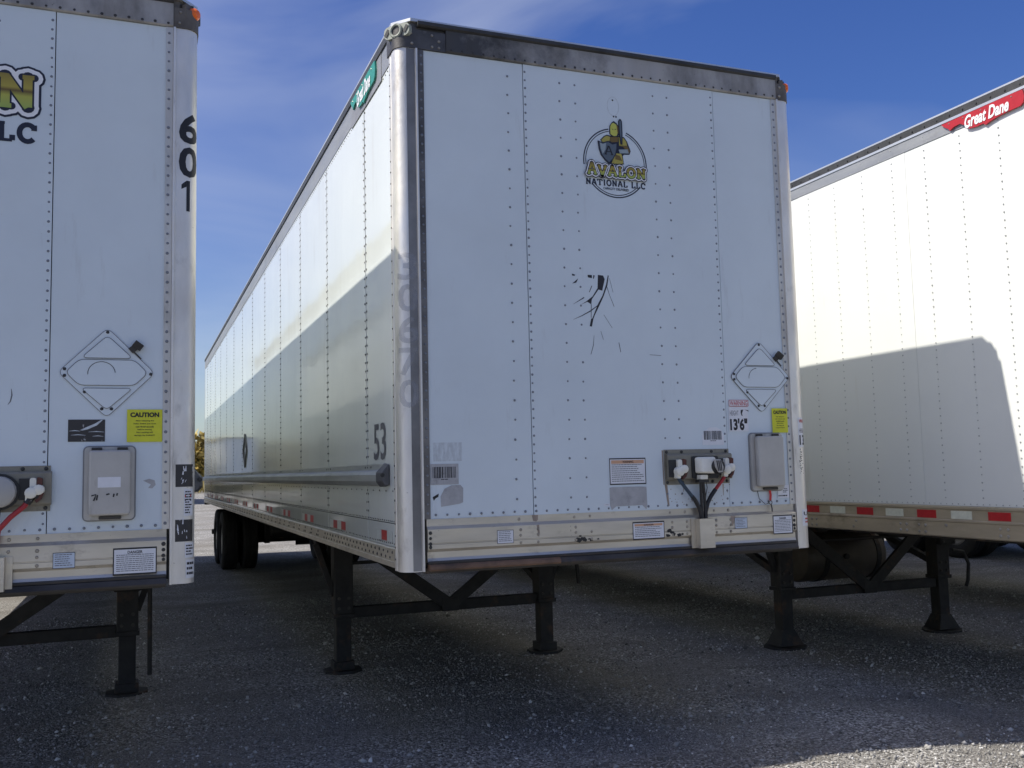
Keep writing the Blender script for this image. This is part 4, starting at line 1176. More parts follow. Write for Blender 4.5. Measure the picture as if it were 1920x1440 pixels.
# faded stacked number on the rounded post
mb = MB()
for i, ch in enumerate("30670"):
    put_text(mb, ch, PL, -1.31, -1.202, 2.80 - i * 0.172 - 0.15, 2.80 - i * 0.172, 0.0026, bold=0.02)
mb.build("faded_number", 'ghost_blue', T1)

# emblem: double ring, knight, lettering
def emblem(root):
    n = 0.0030
    cx, cz, rr = 0.021, 3.415, 0.207
    em = MB()
    def arc(r_, w_, a0, a1, k=40):
        pts = ellipse(cx, cz, r_, r_, k, a0, a1); po = strip(pts, w_); m_ = len(pts)
        em.add([FR(u, v, n) for u, v in po], [(q, q + 1, 2 * m_ - 2 - q, 2 * m_ - 1 - q) for q in range(m_ - 1)])
    for r_, w_ in ((rr, .0075), (rr - .013, .005)):
        arc(r_, w_, -8, 68); arc(r_, w_, 101, 187); arc(r_, w_, 222, 318)
    e = em.build("emblem_ring", 'ink_navy', root)
    lay = [0]
    def P(pts, m_, name="knight_shape", grow=0):
        lay[0] += 1
        MB().prism(pts, FR, n - 0.0005, n + 0.0004 * lay[0]).build(name, m_, e)
    body = [(-.052, 3.572), (-.030, 3.584), (.000, 3.580), (.05, 3.584), (.085, 3.580), (.104, 3.555), (.118, 3.520), (.126, 3.498), (.117, 3.476), (.080, 3.472), (.072, 3.462), (.078, 3.414), (.05, 3.407), (-.015, 3.406), (-.03, 3.45), (-.06, 3.53), (-.075, 3.548)]
    P(body, 'ink_navy')
    P([(-.048, 3.567), (-.03, 3.577), (-.008, 3.572), (-.014, 3.545), (-.058, 3.535), (-.068, 3.547)], 'gold')
    P([(-.006, 3.572), (.045, 3.577), (.042, 3.546), (.0, 3.540), (-.010, 3.546)], 'gold_dark')
    P([(.048, 3.577), (.082, 3.573), (.098, 3.552), (.103, 3.530), (.05, 3.525)], 'gold')
    P([(.05, 3.523), (.104, 3.528), (.120, 3.498), (.112, 3.482), (.075, 3.52)], 'gold_dark')
    P([(.045, 3.500), (.105, 3.507), (.112, 3.483), (.052, 3.478)], 'steel_print_light')
    P([(.02, 3.475), (.06, 3.476), (.066, 3.462), (.073, 3.418), (.048, 3.412), (-.005, 3.411)], 'gold')
    P([(.02, 3.468), (.05, 3.462), (.066, 3.432), (.02, 3.438)], 'gold_dark')
    hel = [(.017, 3.671), (.004, 3.660), (-.010, 3.640), (-.013, 3.615), (-.012, 3.588), (.004, 3.578), (.020, 3.573), (.040, 3.578), (.050, 3.590), (.050, 3.640), (.036, 3.660)]
    P(hel, 'ink_navy')
    P([(.014, 3.660), (.002, 3.652), (-.006, 3.636), (-.008, 3.614), (-.007, 3.590), (.006, 3.582), (.020, 3.578), (.036, 3.584), (.040, 3.600), (.034, 3.650)], 'yellow_print')
    P([(.034, 3.652), (.040, 3.600), (.046, 3.596), (.046, 3.636)], 'gold_dark')
    P([(.000, 3.622), (.012, 3.615), (.011, 3.620)], 'ink'); P([(.022, 3.616), (.036, 3.624), (.024, 3.622)], 'ink')
    P([(.057, 3.688), (.048, 3.675), (.050, 3.600), (.058, 3.532), (.070, 3.532), (.073, 3.600), (.072, 3.672), (.066, 3.685)], 'ink_navy')
    P([(.058, 3.680), (.053, 3.670), (.055, 3.600), (.062, 3.55), (.066, 3.600), (.065, 3.672)], 'steel_print')
    sh = [(-.092, 3.541), (-.062, 3.531), (-.025, 3.545), (.006, 3.531), (.037, 3.541), (.034, 3.505), (.024, 3.468), (.002, 3.432), (-.023, 3.407), (-.050, 3.428), (-.074, 3.456), (-.087, 3.495)]
    P(sh, 'ink_navy')
    P([(-.026 + (a + .026) * .88, 3.478 + (b - 3.478) * .88) for a, b in sh], 'steel_print')
    P([(-.080, 3.528), (-.062, 3.522), (-.040, 3.532), (-.045, 3.49), (-.064, 3.462), (-.076, 3.495)], 'steel_print_light')
    lay[0] += 1
    mb = MB(); slab_text(mb, "A", FR, -.052, .004, 3.462, 3.512, n + .0004 * lay[0], .009); mb.build("shield_letter", 'ink', e)
    # AVALON with its outline layers
    for i, (wd, mm) in enumerate(((.030, 'ink_navy'), (.020, 'white_print'), (.007, 'ink_navy'))):
        mb = MB(); slab_text(mb, "AVALON", FR, -.168, .213, 3.334, 3.388, n + .0095 + .0011 * i, .014, wide=wd, big_first=True); mb.build("lettering_outline", mm, e)
    mb = MB(); slab_text(mb, "AVALON", FR, -.168, .213, 3.334, 3.388, n + .0130, .014, big_first=True); mb.build("lettering", 'gold_band', e)
    mb = MB(); slab_text(mb, "NATIONAL", FR, -.176, .096, 3.275, 3.308, n + .0008, .0085, thin=.6); mb.build("lettering", 'ink_navy', e)
    mb = MB(); slab_text(mb, "LLC", FR, .122, .218, 3.275, 3.308, n + .0008, .0085, thin=.6); mb.build("lettering", 'ink_navy', e)
    mb = MB(); put_text(mb, "CAPACITY DELIVERED", FR, -.064, .104, 3.250, 3.265, n + .0008, bold=.03); mb.build("lettering", 'ink_navy', e)
    # faint ghost of a removed plate above it
    mb = MB(); outline(mb, ellipse(.018, 3.762, .036, .056, 22), FR, .0027, .0031, -.004); mb.build("ghost_ring", 'sticker_ghost', root)
    mb = MB()
    for u, v in ((.016, 3.80), (.020, 3.70), (.036, 3.70)):
        mb.dome(lambda p, q, r_: FR(p, q, r_ + .0025), u, v, .006, .003)
    mb.build("ghost_rivets", 'rivet_dark', root, kind="stuff")
emblem(T1)

# scraped remains of old lettering
def sp(poly):
    MB().prism(poly, FR, 0.0022, 0.0032).build("scraped_letter", 'scrape', T1)
sp([(-0.118, 2.737), (-0.085, 2.735), (-0.075, 2.714), (-0.081, 2.69), (-0.087, 2.67), (-0.093, 2.645), (-0.117, 2.651), (-0.162, 2.592), (-0.167, 2.562), (-0.191, 2.576), (-0.234, 2.557), (-0.195, 2.580), (-0.156, 2.61), (-0.123, 2.659)])
sp(strip([(-0.051, 2.737), (-0.063, 2.68), (-0.089, 2.615), (-0.12, 2.56), (-0.148, 2.504), (-0.160, 2.478)], [.006, .009, .008, .012, .007, .007]))
sp([(-0.156, 2.478), (-0.167, 2.432), (-0.181, 2.434), (-0.170, 2.480)])
sp([(-0.284, 2.736), (-0.263, 2.73), (-0.268, 2.724), (-0.283, 2.725)])
sp([(-0.185, 2.734), (-0.157, 2.734), (-0.157, 2.716), (-0.183, 2.719)])
sp([(-0.148, 2.734), (-0.138, 2.732), (-0.146, 2.712), (-0.150, 2.715)])
sp([(-0.284, 2.678), (-0.245, 2.71), (-0.258, 2.685)])
for pts, w_ in (([(-0.159, 2.671), (-0.177, 2.633)], .004), ([(-0.211, 2.6), (-0.28, 2.559)], [.006, .001]), ([(-0.125, 2.557), (-0.173, 2.523), (-0.231, 2.492), (-0.283, 2.47)], [.004, .006, .004, .001]), ([(-0.167, 2.562), (-0.170, 2.484)], .0035),
                ([(-0.063, 2.671), (-0.046, 2.619), (-0.019, 2.555)], [.003, .002, .0025]), ([(-0.044, 2.72), (-0.023, 2.638)], .0015), ([(-0.088, 2.504), (-0.036, 2.428)], .0016), ([(-0.111, 2.408), (-0.096, 2.359)], .0018),
                ([(-0.155, 2.381), (-0.161, 2.325), (-0.179, 2.271)], [.001, .003, .0025]), ([(0.004, 2.344), (0.014, 2.288)], .003), ([(0.205, 2.277), (0.282, 2.274)], .0022)):
    sp(strip(pts, w_))

# height mark, caution, boxes, labels
placard(T1, 0.972, 2.155, 0.0028, (95, 185))
hw = MB().prism(rrect(.737, .877, 1.973, 2.013, .006), FR, .0028, .0038).build("warning_sticker", 'sticker_white', T1)
mb = MB(); outline(mb, rrect(.737, .877, 1.973, 2.013, .006), FR, .0038, .0042, .003); put_text(mb, "WARNING", FR, .744, .870, 1.979, 2.007, .0044, bold=.008); mb.build("lettering", 'ink_red', hw)
hs_ = MB().prism(rect(.733, .872, 1.822, 1.970), FR, .0028, .0036).build("height_sticker", 'sticker_white', T1)
mb = MB(); put_text(mb, "HEIGHT", FR, .741, .803, 1.918, 1.948, .0042); mb.build("lettering", 'ink_grey', hs_)
mb = MB(); put_text(mb, "13'6\"", FR, .740, .864, 1.828, 1.900, .0042, bold=.045); mb.build("height_number", 'ink', hs_)
mb = MB()
for q in ([(.820, 1.952), (.838, 1.954), (.834, 1.944), (.828, 1.930), (.832, 1.915), (.824, 1.918), (.819, 1.935)], [(.846, 1.954), (.874, 1.950), (.876, 1.942), (.86, 1.949)], [(.838, 1.900), (.846, 1.893), (.844, 1.890)]):
    mb.prism(q, FR, .0038, .0044)
mb.build("torn_print", 'ink', hs_)
caution_sticker(T1, 1.043, 1.158, 1.812, 1.962, 0.0072)
doc_box(T1, 0.872, 1.100, 1.462, 1.806, red_tag=True)
shape = [(.540, 1.742), (.690, 1.742), (.690, 1.80), (.675, 1.832), (.640, 1.848), (.59, 1.846), (.555, 1.825), (.540, 1.80)]
barcode_sticker(T1, .540, .690, 1.742, 1.84, .0030, shape, seed=5)
st = sticker(T1, FR, -.085, .150, 1.522, 1.674, .0030, border='ink', header='sticker_orange', head="WARNING", rows=9, seed=4, ragged=.25, bw=.008)
gp = MB().prism([(-.088, 1.506), (-.07, 1.510), (.10, 1.509), (.150, 1.506), (.152, 1.40), (.145, 1.377), (.12, 1.402), (-.05, 1.40), (-.078, 1.38), (-.088, 1.41)], FR, .0030, .0042).build("label_backing", 'sticker_grey', T1)
MB().prism(rect(-1.128, -0.968, 1.676, 1.776), FR, .0004, .0010).build("label_residue", 'sticker_ghost', T1)
barcode_sticker(T1, -1.146, -.990, 1.552, 1.662, .0010, base='sticker_grey', seed=9)
MB().prism([(-1.09, 1.435), (-.985, 1.448), (-.967, 1.455), (-.965, 1.53), (-.98, 1.548), (-1.03, 1.547), (-1.07, 1.53), (-1.092, 1.49)], FR, .0006, .0016).build("label_remains", 'sticker_grey', T1)
MB().prism([(-1.136, 1.487), (-1.118, 1.497), (-1.102, 1.505), (-1.105, 1.488), (-1.120, 1.480), (-1.130, 1.468)], FR, .0006, .0014).build("tar_mark", 'tar', T1)
sticker(T1, FR, -.125, -.090, 1.404, 1.418, .0030, rows=1, seed=2, bw=.001)
# labels on the front rail
sticker(T1, FR, -.785, -.690, 1.226, 1.298, .0245, border='ink', rows=6, seed=6, bw=.003, ragged=.2)
sticker(T1, FR, .040, .246, 1.206, 1.308, .0245, border='ink', header='sticker_orange', head="DANGER", rows=6, seed=7, bw=.008, ragged=.3)
sticker(T1, FR, .728, .816, 1.240, 1.306, .0245, border='ink_grey', base='sticker_pale', rows=6, seed=8, bw=.003, ragged=.3)
sticker(T1, FR, 1.000, 1.144, 1.194, 1.309, .0245, border='ink', head="DANGER", rows=8, seed=10, bw=.008)
sticker(T1, FR, 1.062, 1.146, 1.412, 1.490, .0030, rows=0, seed=12)
mb = MB(); rng = random.Random(4)
lines(mb, FR, 1.10, 1.14, 1.44, 1.47, .0047, 3, rng, .5, .5); lines(mb, FR, 1.066, 1.13, 1.418, 1.430, .0047, 1, rng, .7)
mb.build("label_print", 'ink', T1)
# tar smears on the front rail
rng = random.Random(12)
mb = MB()
for cx_, cz_, w_ in ((-.30, 1.224, .03), (-.275, 1.231, .022), (-.26, 1.221, .018), (-.235, 1.226, .012), (-.222, 1.221, .016), (-.18, 1.224, .01), (.28, 1.25, .022), (.297, 1.237, .018), (.27, 1.222, .02), (.31, 1.226, .016), (.345, 1.222, .02), (.365, 1.226, .012), (-.29, 1.245, .010)):
    pts = [(cx_ + w_ * rng.uniform(.5, 1.1) * math.cos(t), cz_ + w_ * .55 * rng.uniform(.5, 1.1) * math.sin(t)) for t in [2 * math.pi * i / 9 for i in range(9)]]
    MB().prism(pts, FR, .0236, .0246 + rng.uniform(0, .0004)).build("tar_smear", 'tar', T1)
# electrical connector with hoses
eb = electrical_box(T1, .272, .718, 1.512, 1.718)
nb = MB().prism(rrect(.440, .620, 1.545, 1.676, .01), FR, .0322, .040).build("socket_plate", 'black_plastic', eb)
wb = MB()
wb.add([FR(.452, 1.575, .041), FR(.60, 1.575, .041), FR(.60, 1.672, .041), FR(.452, 1.672, .041), FR(.470, 1.578, .105), FR(.552, 1.572, .118), FR(.556, 1.668, .112), FR(.482, 1.668, .095)],
       [(0, 1, 2, 3), (4, 5, 6, 7), (0, 1, 5, 4), (1, 2, 6, 5), (2, 3, 7, 6), (3, 0, 4, 7)])
wb.build("socket_cover", 'white_plastic', eb, bevel=0.012)
MB().lathe([(0, .046), (-.075, .044), (-.085, .036)], FR(.570, 1.612, .045), axis=1, seg=18).build("socket_barrel", 'black_plastic', eb, smooth=True)
MB().prism([(.528, 1.655), (.572, 1.655), (.590, 1.61), (.585, 1.58), (.556, 1.578), (.536, 1.61)], FR, .131, .142).build("socket_lever", 'grey_plastic', eb, bevel=0.003)
for i in range(3):
    MB().prism(strip([(.543 + i * .013, 1.648), (.553 + i * .011, 1.588)], .004), FR, .142, .146).build("lever_rib", 'black_plastic', eb)
MB().prism(rrect(.468, .516, 1.540, 1.566, .003), FR, .041, .085).build("terminal_block", 'white_plastic', eb, bevel=0.002)
MB().prism(rect(.462, .528, 1.522, 1.5385), FR, .033, .075).build("cable_clamp", 'black_plastic', eb)
for c in ((.350, 1.607), (.672, 1.610)):
    glad_hand(eb, c[0], c[1], .033)
MB().tube([FR(.330, 1.560, .055), FR(.345, 1.535, .055), FR(.395, 1.478, .05), FR(.43, 1.44, .045)], .0105, 8).build("air_hose", 'cable_blue', T1, smooth=True)
MB().tube([FR(.428, 1.443, .045), FR(.452, 1.415, .043), FR(.478, 1.37, .042), FR(.488, 1.32, .042), FR(.490, 1.29, .042)], .0125, 8).build("air_hose", 'cable_black', T1, smooth=True)
for dx in (-.010, .012):
    MB().tube([FR(.492 + dx * .7, 1.528, .055), FR(.497 + dx, 1.45, .05), FR(.502 + dx, 1.38, .045), FR(.503 + dx, 1.29, .045)], .0095, 8).build("power_cable", 'cable_black', T1, smooth=True)
MB().tube([FR(.522, 1.53, .055), FR(.530, 1.49, .05), FR(.520, 1.45, .05), FR(.512, 1.40, .048)], .0025, 6).build("thin_wire", 'cable_black', T1)
MB().tube([FR(.660, 1.568, .055), FR(.640, 1.540, .055), FR(.610, 1.505, .052), FR(.585, 1.477, .05)], .0105, 8).build("air_hose", 'cable_red', T1, smooth=True)
MB().tube([FR(.587, 1.479, .05), FR(.555, 1.44, .047), FR(.532, 1.40, .045), FR(.518, 1.35, .043), FR(.514, 1.29, .043)], .0125, 8).build("air_hose", 'cable_black', T1, smooth=True)
MB().tube([FR(.668, 1.575, .058), FR(.650, 1.55, .056)], .015, 8).build("hose_collar", 'black_plastic', T1)
cd = MB(); cd.box(.452, .552, -.080, -.074, 1.142, 1.312); cd.box(.452, .458, -.0738, -.025, 1.142, 1.312); cd.box(.546, .552, -.0738, -.025, 1.142, 1.312)
cd.build("hose_channel", 'alu_rail', T1)
MB().box(.424, .4515, -.032, -.0245, 1.142, 1.312).build("channel_flange", 'alu_rail', T1)
# rust streaks beside and below the connector box
mb = MB()
MB().prism([(.272, 1.512), (.290, 1.512), (.296, 1.44), (.300, 1.39), (.288, 1.392), (.280, 1.45)], FR, .0026, .0030).build("rust_streak", 'rust_stain', T1)
MB().prism([(.260, 1.715), (.270, 1.715), (.270, 1.512), (.264, 1.515)], FR, .0026, .0030).build("rust_streak", 'rust_stain', T1)
MB().prism([(.395, 1.508), (.402, 1.508), (.400, 1.47), (.397, 1.468)], FR, .0026, .0030).build("rust_streak", 'rust_stain', T1)
MB().prism([(.668, 1.508), (.676, 1.508), (.673, 1.44), (.670, 1.44)], FR, .0026, .0030).build("rust_streak", 'rust_stain', T1)
mb = MB()
MB().prism([(-.572, 1.371), (-.535, 1.371), (-.536, 1.345), (-.545, 1.335), (-.565, 1.34)], FR, .0042, .0046).build("grime_streak", 'rust_stain', T1)
MB().prism([(-.553, 1.318), (-.538, 1.318), (-.535, 1.27), (-.541, 1.25), (-.548, 1.28)], FR, .0242, .0247).build("grime_streak", 'rust_stain', T1)
MB().prism([(.70, 1.318), (.735, 1.318), (.725, 1.28), (.712, 1.255), (.705, 1.28)], FR, .0242, .0246).build("grime_streak", 'rust_stain', T1)
# rusty specks thrown below the connector box
rng = random.Random(31)
mb = MB()
for i in range(34):
    mb.dome(lambda p, q, r_: FR(p, q, r_ + .0024), rng.uniform(.30, .72), 1.395 + abs(rng.gauss(0, .05)), rng.uniform(.0018, .0042), .0006, seg=6)
mb.build("rust_specks", 'rust_stain', T1, kind="stuff", fix=False)
# stickers on the right corner post
ws = MB(); ws.prism(rect(1.243, 1.262, 1.862, 1.902), PR, .0006, .0012); ws = MB()
for (a, b, c, d) in ((1.236, 1.38, 1.722, 1.905), (1.236, 1.36, 1.235, 1.336)):
    poly = [(a + (b - a) * i / 8, c) for i in range(9)]
    k = 9
    q = MB(); q.add([PR(u, c, .001) for u, _ in poly] + [PR(u, d, .001) for u, _ in poly], [(i, i + 1, k + i + 1, k + i) for i in range(k - 1)])
    o = q.build("post_sticker", 'sticker_white', T1)
    if d > 1.8:
        t_ = MB(); put_text(t_, "WARNING", PR, 1.244, 1.37, 1.872, 1.894, .0018, bold=.025); t_.build("lettering", 'ink_red', o)
        t_ = MB(); put_text(t_, "HEIGHT", PR, 1.243, 1.30, 1.81, 1.836, .0018); t_.build("lettering", 'ink_grey', o)
        t_ = MB(); put_text(t_, "13'6\"", PR, 1.243, 1.36, 1.733, 1.798, .0018, bold=.02); t_.build("height_number", 'ink', o)
    else:
        t_ = MB(); put_text(t_, "U4", PR, 1.246, 1.32, 1.298, 1.322, .0018, bold=.02); t_.build("lettering", 'ink_navy', o)
        t_ = MB(); lines(t_, PR, 1.256, 1.32, 1.245, 1.285, .0018, 2, random.Random(3)); t_.build("lettering", 'ink_red', o)
mb = MB(); rng = random.Random(8)
for i in range(16):
    z = 1.56 + i * .0095
    pts = [(1.232 + rng.uniform(0, .014), z), (1.246 + rng.uniform(0, .02), z + rng.uniform(-.004, .012))]
    po = strip(pts, .004); mb.add([PR(u, v, .0008) for u, v in po], [(0, 1, 2, 3)])
mb.build("marker_scribble", 'ink', T1)

# ================================================================== left trailer
T2 = thing("semi_trailer", "leftmost white box trailer, cut off by the picture edge, with 601 down its corner post", "trailer", (-3.632, 0.15, 0.0), GROUP)
core_and_roof(T2)
front_face(T2, [-0.63, 0.636], 'cap_brown', 'cap_brown', 'alu', 'alu', rail_cols=(-0.30, -0.2, 0.36, 0.48, 0.60))
side_a(T2, -1); side_a(T2, 1)
bogie(T2, (12.95, 14.2), dz=0.0)
landing_gear(T2, -0.975, 0.975, 2.95, 0.0, 0.475, 0.0, crank=[(1.0, 2.85, 0.98), (1.13, 2.82, 0.99), (1.135, 2.82, 0.15)])
for s, fr in ((1, SR), (-1, SL)):
    q = (-1.165, -0.335) if s < 0 else (0.335, 1.165)
    MB().prism(rect(q[0], q[1], 3.885, 4.046), fr, 0.0035, 0.0058).build("backing_plate", 'plate_grey', T2)
    name_plate(T2, s, fr, q[0] + .03, q[1] - .10, 3.905, 4.052, 'plate_green', "Great Dane")
for i, ch in enumerate("601"):
    w0, w1 = (1.216, 1.32) if ch != '1' else (1.228, 1.275)
    mb = MB()
    if ch == '1':
        z0, z1 = 3.495 - i * .178 - .16, 3.495 - i * .178
        for a, b, c in (((1.262, z0), (1.262, z1), .017), ((1.232, z1 - .030), (1.262, z1 - .006), .016)):
            po = strip([a, b], c)
            if a[0] == b[0]:
                us = [1.2535, 1.2575, 1.2620, 1.2665, 1.2705]
            else:
                us = [1.230, 1.236, 1.242, 1.248, 1.2533]
            k = len(us)
            lo = [z0] * k if a[0] == b[0] else [z1 - .046 + (u - 1.23) * .6 for u in us]
            hi = [z1] * k if a[0] == b[0] else [z1 - .022 + (u - 1.23) * .9 for u in us]
            mb.add([PR(u, v, .0012) for u, v in zip(us, lo)] + [PR(u, v, .0012) for u, v in zip(us, hi)], [(q, q + 1, k + q + 1, k + q) for q in range(k - 1)])
        mb.build("post_number", 'ink', T2)
        continue
    put_text(mb, ch, PR, w0, w1, 3.495 - i * .178 - .16, 3.495 - i * .178, .0012, bold=0.03); mb.build("post_number", 'ink', T2)
for i, (wd, mm) in enumerate(((.078, 'ink_navy'), (.056, 'white_print'), (.016, 'ink_navy'))):
    mb = MB(); slab_text(mb, "AVALON", FR, -.49, .545, 3.438, 3.588, .004 + .0011 * i, .040, wide=wd, big_first=True); mb.build("lettering_outline", mm, T2)
mb = MB(); slab_text(mb, "AVALON", FR, -.49, .545, 3.438, 3.588, .0078, .040, big_first=True); mb.build("lettering", 'gold_band', T2)
mb = MB(); slab_text(mb, "NATIONAL", FR, -.50, .232, 3.268, 3.352, .0036, .025, thin=.6); mb.build("lettering", 'ink_navy', T2)
mb = MB(); slab_text(mb, "LLC", FR, .302, .560, 3.268, 3.352, .0036, .025, thin=.6); mb.build("lettering", 'ink_navy', T2)
placard(T2, .892, 2.143, .0006, (5, 185))
caution_sticker(T2, .985, 1.148, 1.802, 1.962, .0050)
ts = sticker(T2, FR, .722, .886, 1.806, 1.913, .0012, base='sticker_dark', name="torn_sticker")
MB().prism([(.775, 1.862), (.80, 1.875), (.84, 1.893), (.868, 1.911), (.876, 1.911), (.85, 1.885), (.81, 1.866), (.785, 1.860)], FR, .0022, .0030).build("torn_strip", 'sticker_ghost', ts)
for a_, b_, c_ in ((.728, .776, 1.858), (.812, .884, 1.853), (.735, .80, 1.838), (.83, .88, 1.832)):
    MB().prism(strip([(a_, c_), ((a_ + b_) / 2, c_ + .002), (b_, c_ - .001)], [.001, .004, .001]), FR, .0022, .0028).build("scratch", 'sticker_ghost', ts)
doc_box(T2, .797, 1.022, 1.428, 1.778, label_patch=True)
mb = MB()
for q in ([(1.062, 1.612), (1.09, 1.620), (1.115, 1.612), (1.12, 1.59), (1.105, 1.573), (1.085, 1.575), (1.098, 1.592), (1.08, 1.602)],):
    mb.prism(q, FR, .0004, .0010)
mb.build("scuff_mark", 'sticker_grey', T2)
mb = MB()
mb.prism(strip([(.475, 2.06), (.478, 2.03), (.472, 2.0), (.462, 1.985)], [.002, .006, .005, .002]), FR, .0026, .003)
mb.build("dark_scuff", 'ink_grey', T2)
sticker(T2, FR, .668, .764, 1.208, 1.282, .0245, border='ink', base='sticker_pale', rows=6, seed=21, bw=.003, ragged=.3)
sticker(T2, FR, .930, 1.128, 1.160, 1.290, .0245, border='ink', head="DANGER", rows=9, seed=22, bw=.009)
eb2 = electrical_box(T2, .205, .651, 1.480, 1.694)
glad_hand(eb2, .585, 1.585, .033)
glad_hand(eb2, .275, 1.585, .033)
sb2 = MB().lathe([(0, .075), (-.06, .07), (-.075, .05)], FR(.44, 1.575, .033), axis=1, seg=20).build("round_socket", 'grey_plastic', eb2, smooth=True)
MB().lathe([(0, .085), (-.02, .085)], FR(.44, 1.575, .0325), axis=1, seg=20).build("socket_plate", 'black_plastic', eb2)
MB().tube([FR(.565, 1.535, .06), FR(.545, 1.505, .06), FR(.49, 1.458, .06), FR(.44, 1.40, .05), FR(.425, 1.30, .05)], .012, 8).build("air_hose", 'cable_red', T2, smooth=True)
MB().tube([FR(.575, 1.55, .06), FR(.556, 1.518, .06)], .017, 8).build("hose_collar", 'black_plastic', T2)
MB().tube([FR(.44, 1.51, .06), FR(.43, 1.42, .05), FR(.42, 1.30, .05)], .012, 8).build("power_cable", 'cable_black', T2, smooth=True)
cd = MB(); cd.box(.360, .470, -.080, -.074, 1.120, 1.276); cd.box(.360, .366, -.0738, -.025, 1.120, 1.276); cd.box(.464, .470, -.0738, -.025, 1.120, 1.276)
cd.build("hose_channel", 'alu_rail', T2)
MB().box(.4705, .500, -.032, -.0245, 1.120, 1.276).build("channel_flange", 'alu_rail', T2)
for a, b, c, d, mm, rows in ((1.212, 1.30, 1.576, 1.688, 'sticker_dark', 0), (1.252, 1.30, 1.432, 1.566, 'sticker_white', 9), (1.212, 1.30, 1.306, 1.414, 'sticker_dark', 0), (1.258, 1.31, 1.226, 1.300, 'sticker_white', 4), (1.262, 1.32, 1.125, 1.216, 'sticker_white', 3)):
    k = 7
    us = [a + (b - a) * i / (k - 1) for i in range(k)]
    o = MB().add([PR(u, c, .001) for u in us] + [PR(u, d, .001) for u in us], [(i, i + 1, k + i + 1, k + i) for i in range(k - 1)]).build("post_sticker", mm, T2)
    if mm == 'sticker_dark':
        rg = random.Random(int(c * 1000))
        for i in range(9):
            uu, vv = rg.uniform(a + .008, a + .055), rg.uniform(c + .01, d - .02)
            po = strip([(uu, vv), (uu + rg.uniform(-.004, .006), vv + rg.uniform(.008, .03))], [rg.uniform(.002, .008), rg.uniform(.001, .004)])
            MB().add([PR(u_, v_, .0016 + .0001 * i) for u_, v_ in po], [(0, 1, 2, 3)]).build("scratch", 'sticker_white', o)
    if rows:
        t_ = MB(); lines(t_, PR, a + .005, b - .006, c + .008, d - .01, .0018, rows, random.Random(rows), .6, .5); t_.build("small_print", 'ink', o)
        if rows == 9:
            t_ = MB(); t_.prism(rect(a + .004, b - .012, d - .042, d - .030), PR, .0016, .0022); t_.build("red_heading", 'ink_red', o)
            t_ = MB(); t_.prism(rect(a + .004, b - .012, d - .060, d - .050), PR, .0016, .0022); t_.build("black_band", 'ink', o)

# ================================================================== right trailer (riveted sheet sides)
def side_b(root, s, full=True):
    fr = SL if s < 0 else SR
    U = (lambda y: -y) if s < 0 else (lambda y: y)
    X = lambda a, b: (min(s * a, s * b), max(s * a, s * b))
    ed = [0.153] + [0.153 + 1.2268 * i for i in range(1, 13)] + [16.10]
    for i in range(len(ed) - 1):
        x0, x1 = X(1.287, 1.2985 + 0.0012 * (i % 2))
        MB().box(x0, x1, ed[i] + (0.0006 if i else 0), ed[i + 1] - 0.0006, 1.304, 3.884).build("side_panel", 'sheet_paint', root)
    x0, x1 = X(1.286, 1.303)
    MB().box(x0, x1, 0.153, 16.10, 3.886, 3.966).build("side_top_rail", 'side_rail_grey', root)
    x0, x1 = X(1.286, 1.3085)
    MB().box(x0, x1, 0.153, 16.10, 3.968, 3.986).build("rail_bead", 'alu_light', root)
    x0, x1 = X(1.286, 1.3050)
    MB().box(x0, x1, 0.175, 16.10, 3.988, 4.036).build("roof_gutter", 'dark_gutter', root)
    prof = [(1.288, 1.302), (1.312, 1.302), (1.315, 1.296), (1.315, 1.282), (1.307, 1.277), (1.307, 1.209), (1.314, 1.204), (1.314, 1.194), (1.308, 1.188), (1.308, 1.094), (1.300, 1.086), (1.288, 1.086)]
    MB().extrude([(s * a, b) for a, b in prof], 1, 0.153, 16.12).build("side_rail", 'rail_tan', root)
    cols = frange(0.236, 15.9, 0.3205)
    p = [(U(y), z) for y in cols for z in frange(1.36, 3.84, 0.0515)]
    rivet_set(root, lambda u, v, n: fr(u, v, n + 0.0), p, 0.006, 0.0045, 'rivet_white', "panel_rivets")
    p = [(U(y), 1.317) for y in frange(0.2, 16.0, 0.052)] + [(U(y), 3.895) for y in frange(0.2, 16.0, 0.16)] + [(U(y), 3.94) for y in frange(0.236, 15.9, 0.3205)]
    rivet_set(root, lambda u, v, n: fr(u, v, n + 0.003), p, 0.005, 0.003, 'rivet_white', "row_rivets")
    p = [(U(y), 4.008) for y in frange(0.25, 16.0, 0.115)]
    rivet_set(root, lambda u, v, n: fr(u, v, n + 0.005), p, 0.008, 0.006, 'rivet_dark', "gutter_bolts")
    p = [(U(y + d), z) for y in (0.52, 0.72, 1.42, 1.60, 2.6, 2.82) for d in (-0.03, 0.03) for z in (1.115, 1.16)]
    p += [(U(y), 1.165) for y in frange(3.2, 15.8, 0.32)] + [(U(y), 1.12) for y in frange(3.2, 15.8, 0.32)] + [(U(1.2), 1.165), (U(2.1), 1.165), (U(2.13), 1.12)]
    rivet_set(root, lambda u, v, n: fr(u, v, n + 0.008), p, 0.0125, 0.008, 'rivet_alu', "side_rail_bolts")
    y, k = 0.66, 0
    while y < 15.8:
        MB().prism(rect(min(U(y), U(y + 0.178)), max(U(y), U(y + 0.178)), 1.214, 1.270), fr, 0.0075, 0.009).build("reflective_tape", 'tape_red' if k % 2 == 0 else 'tape_cream', root)
        y += 0.3115; k += 1

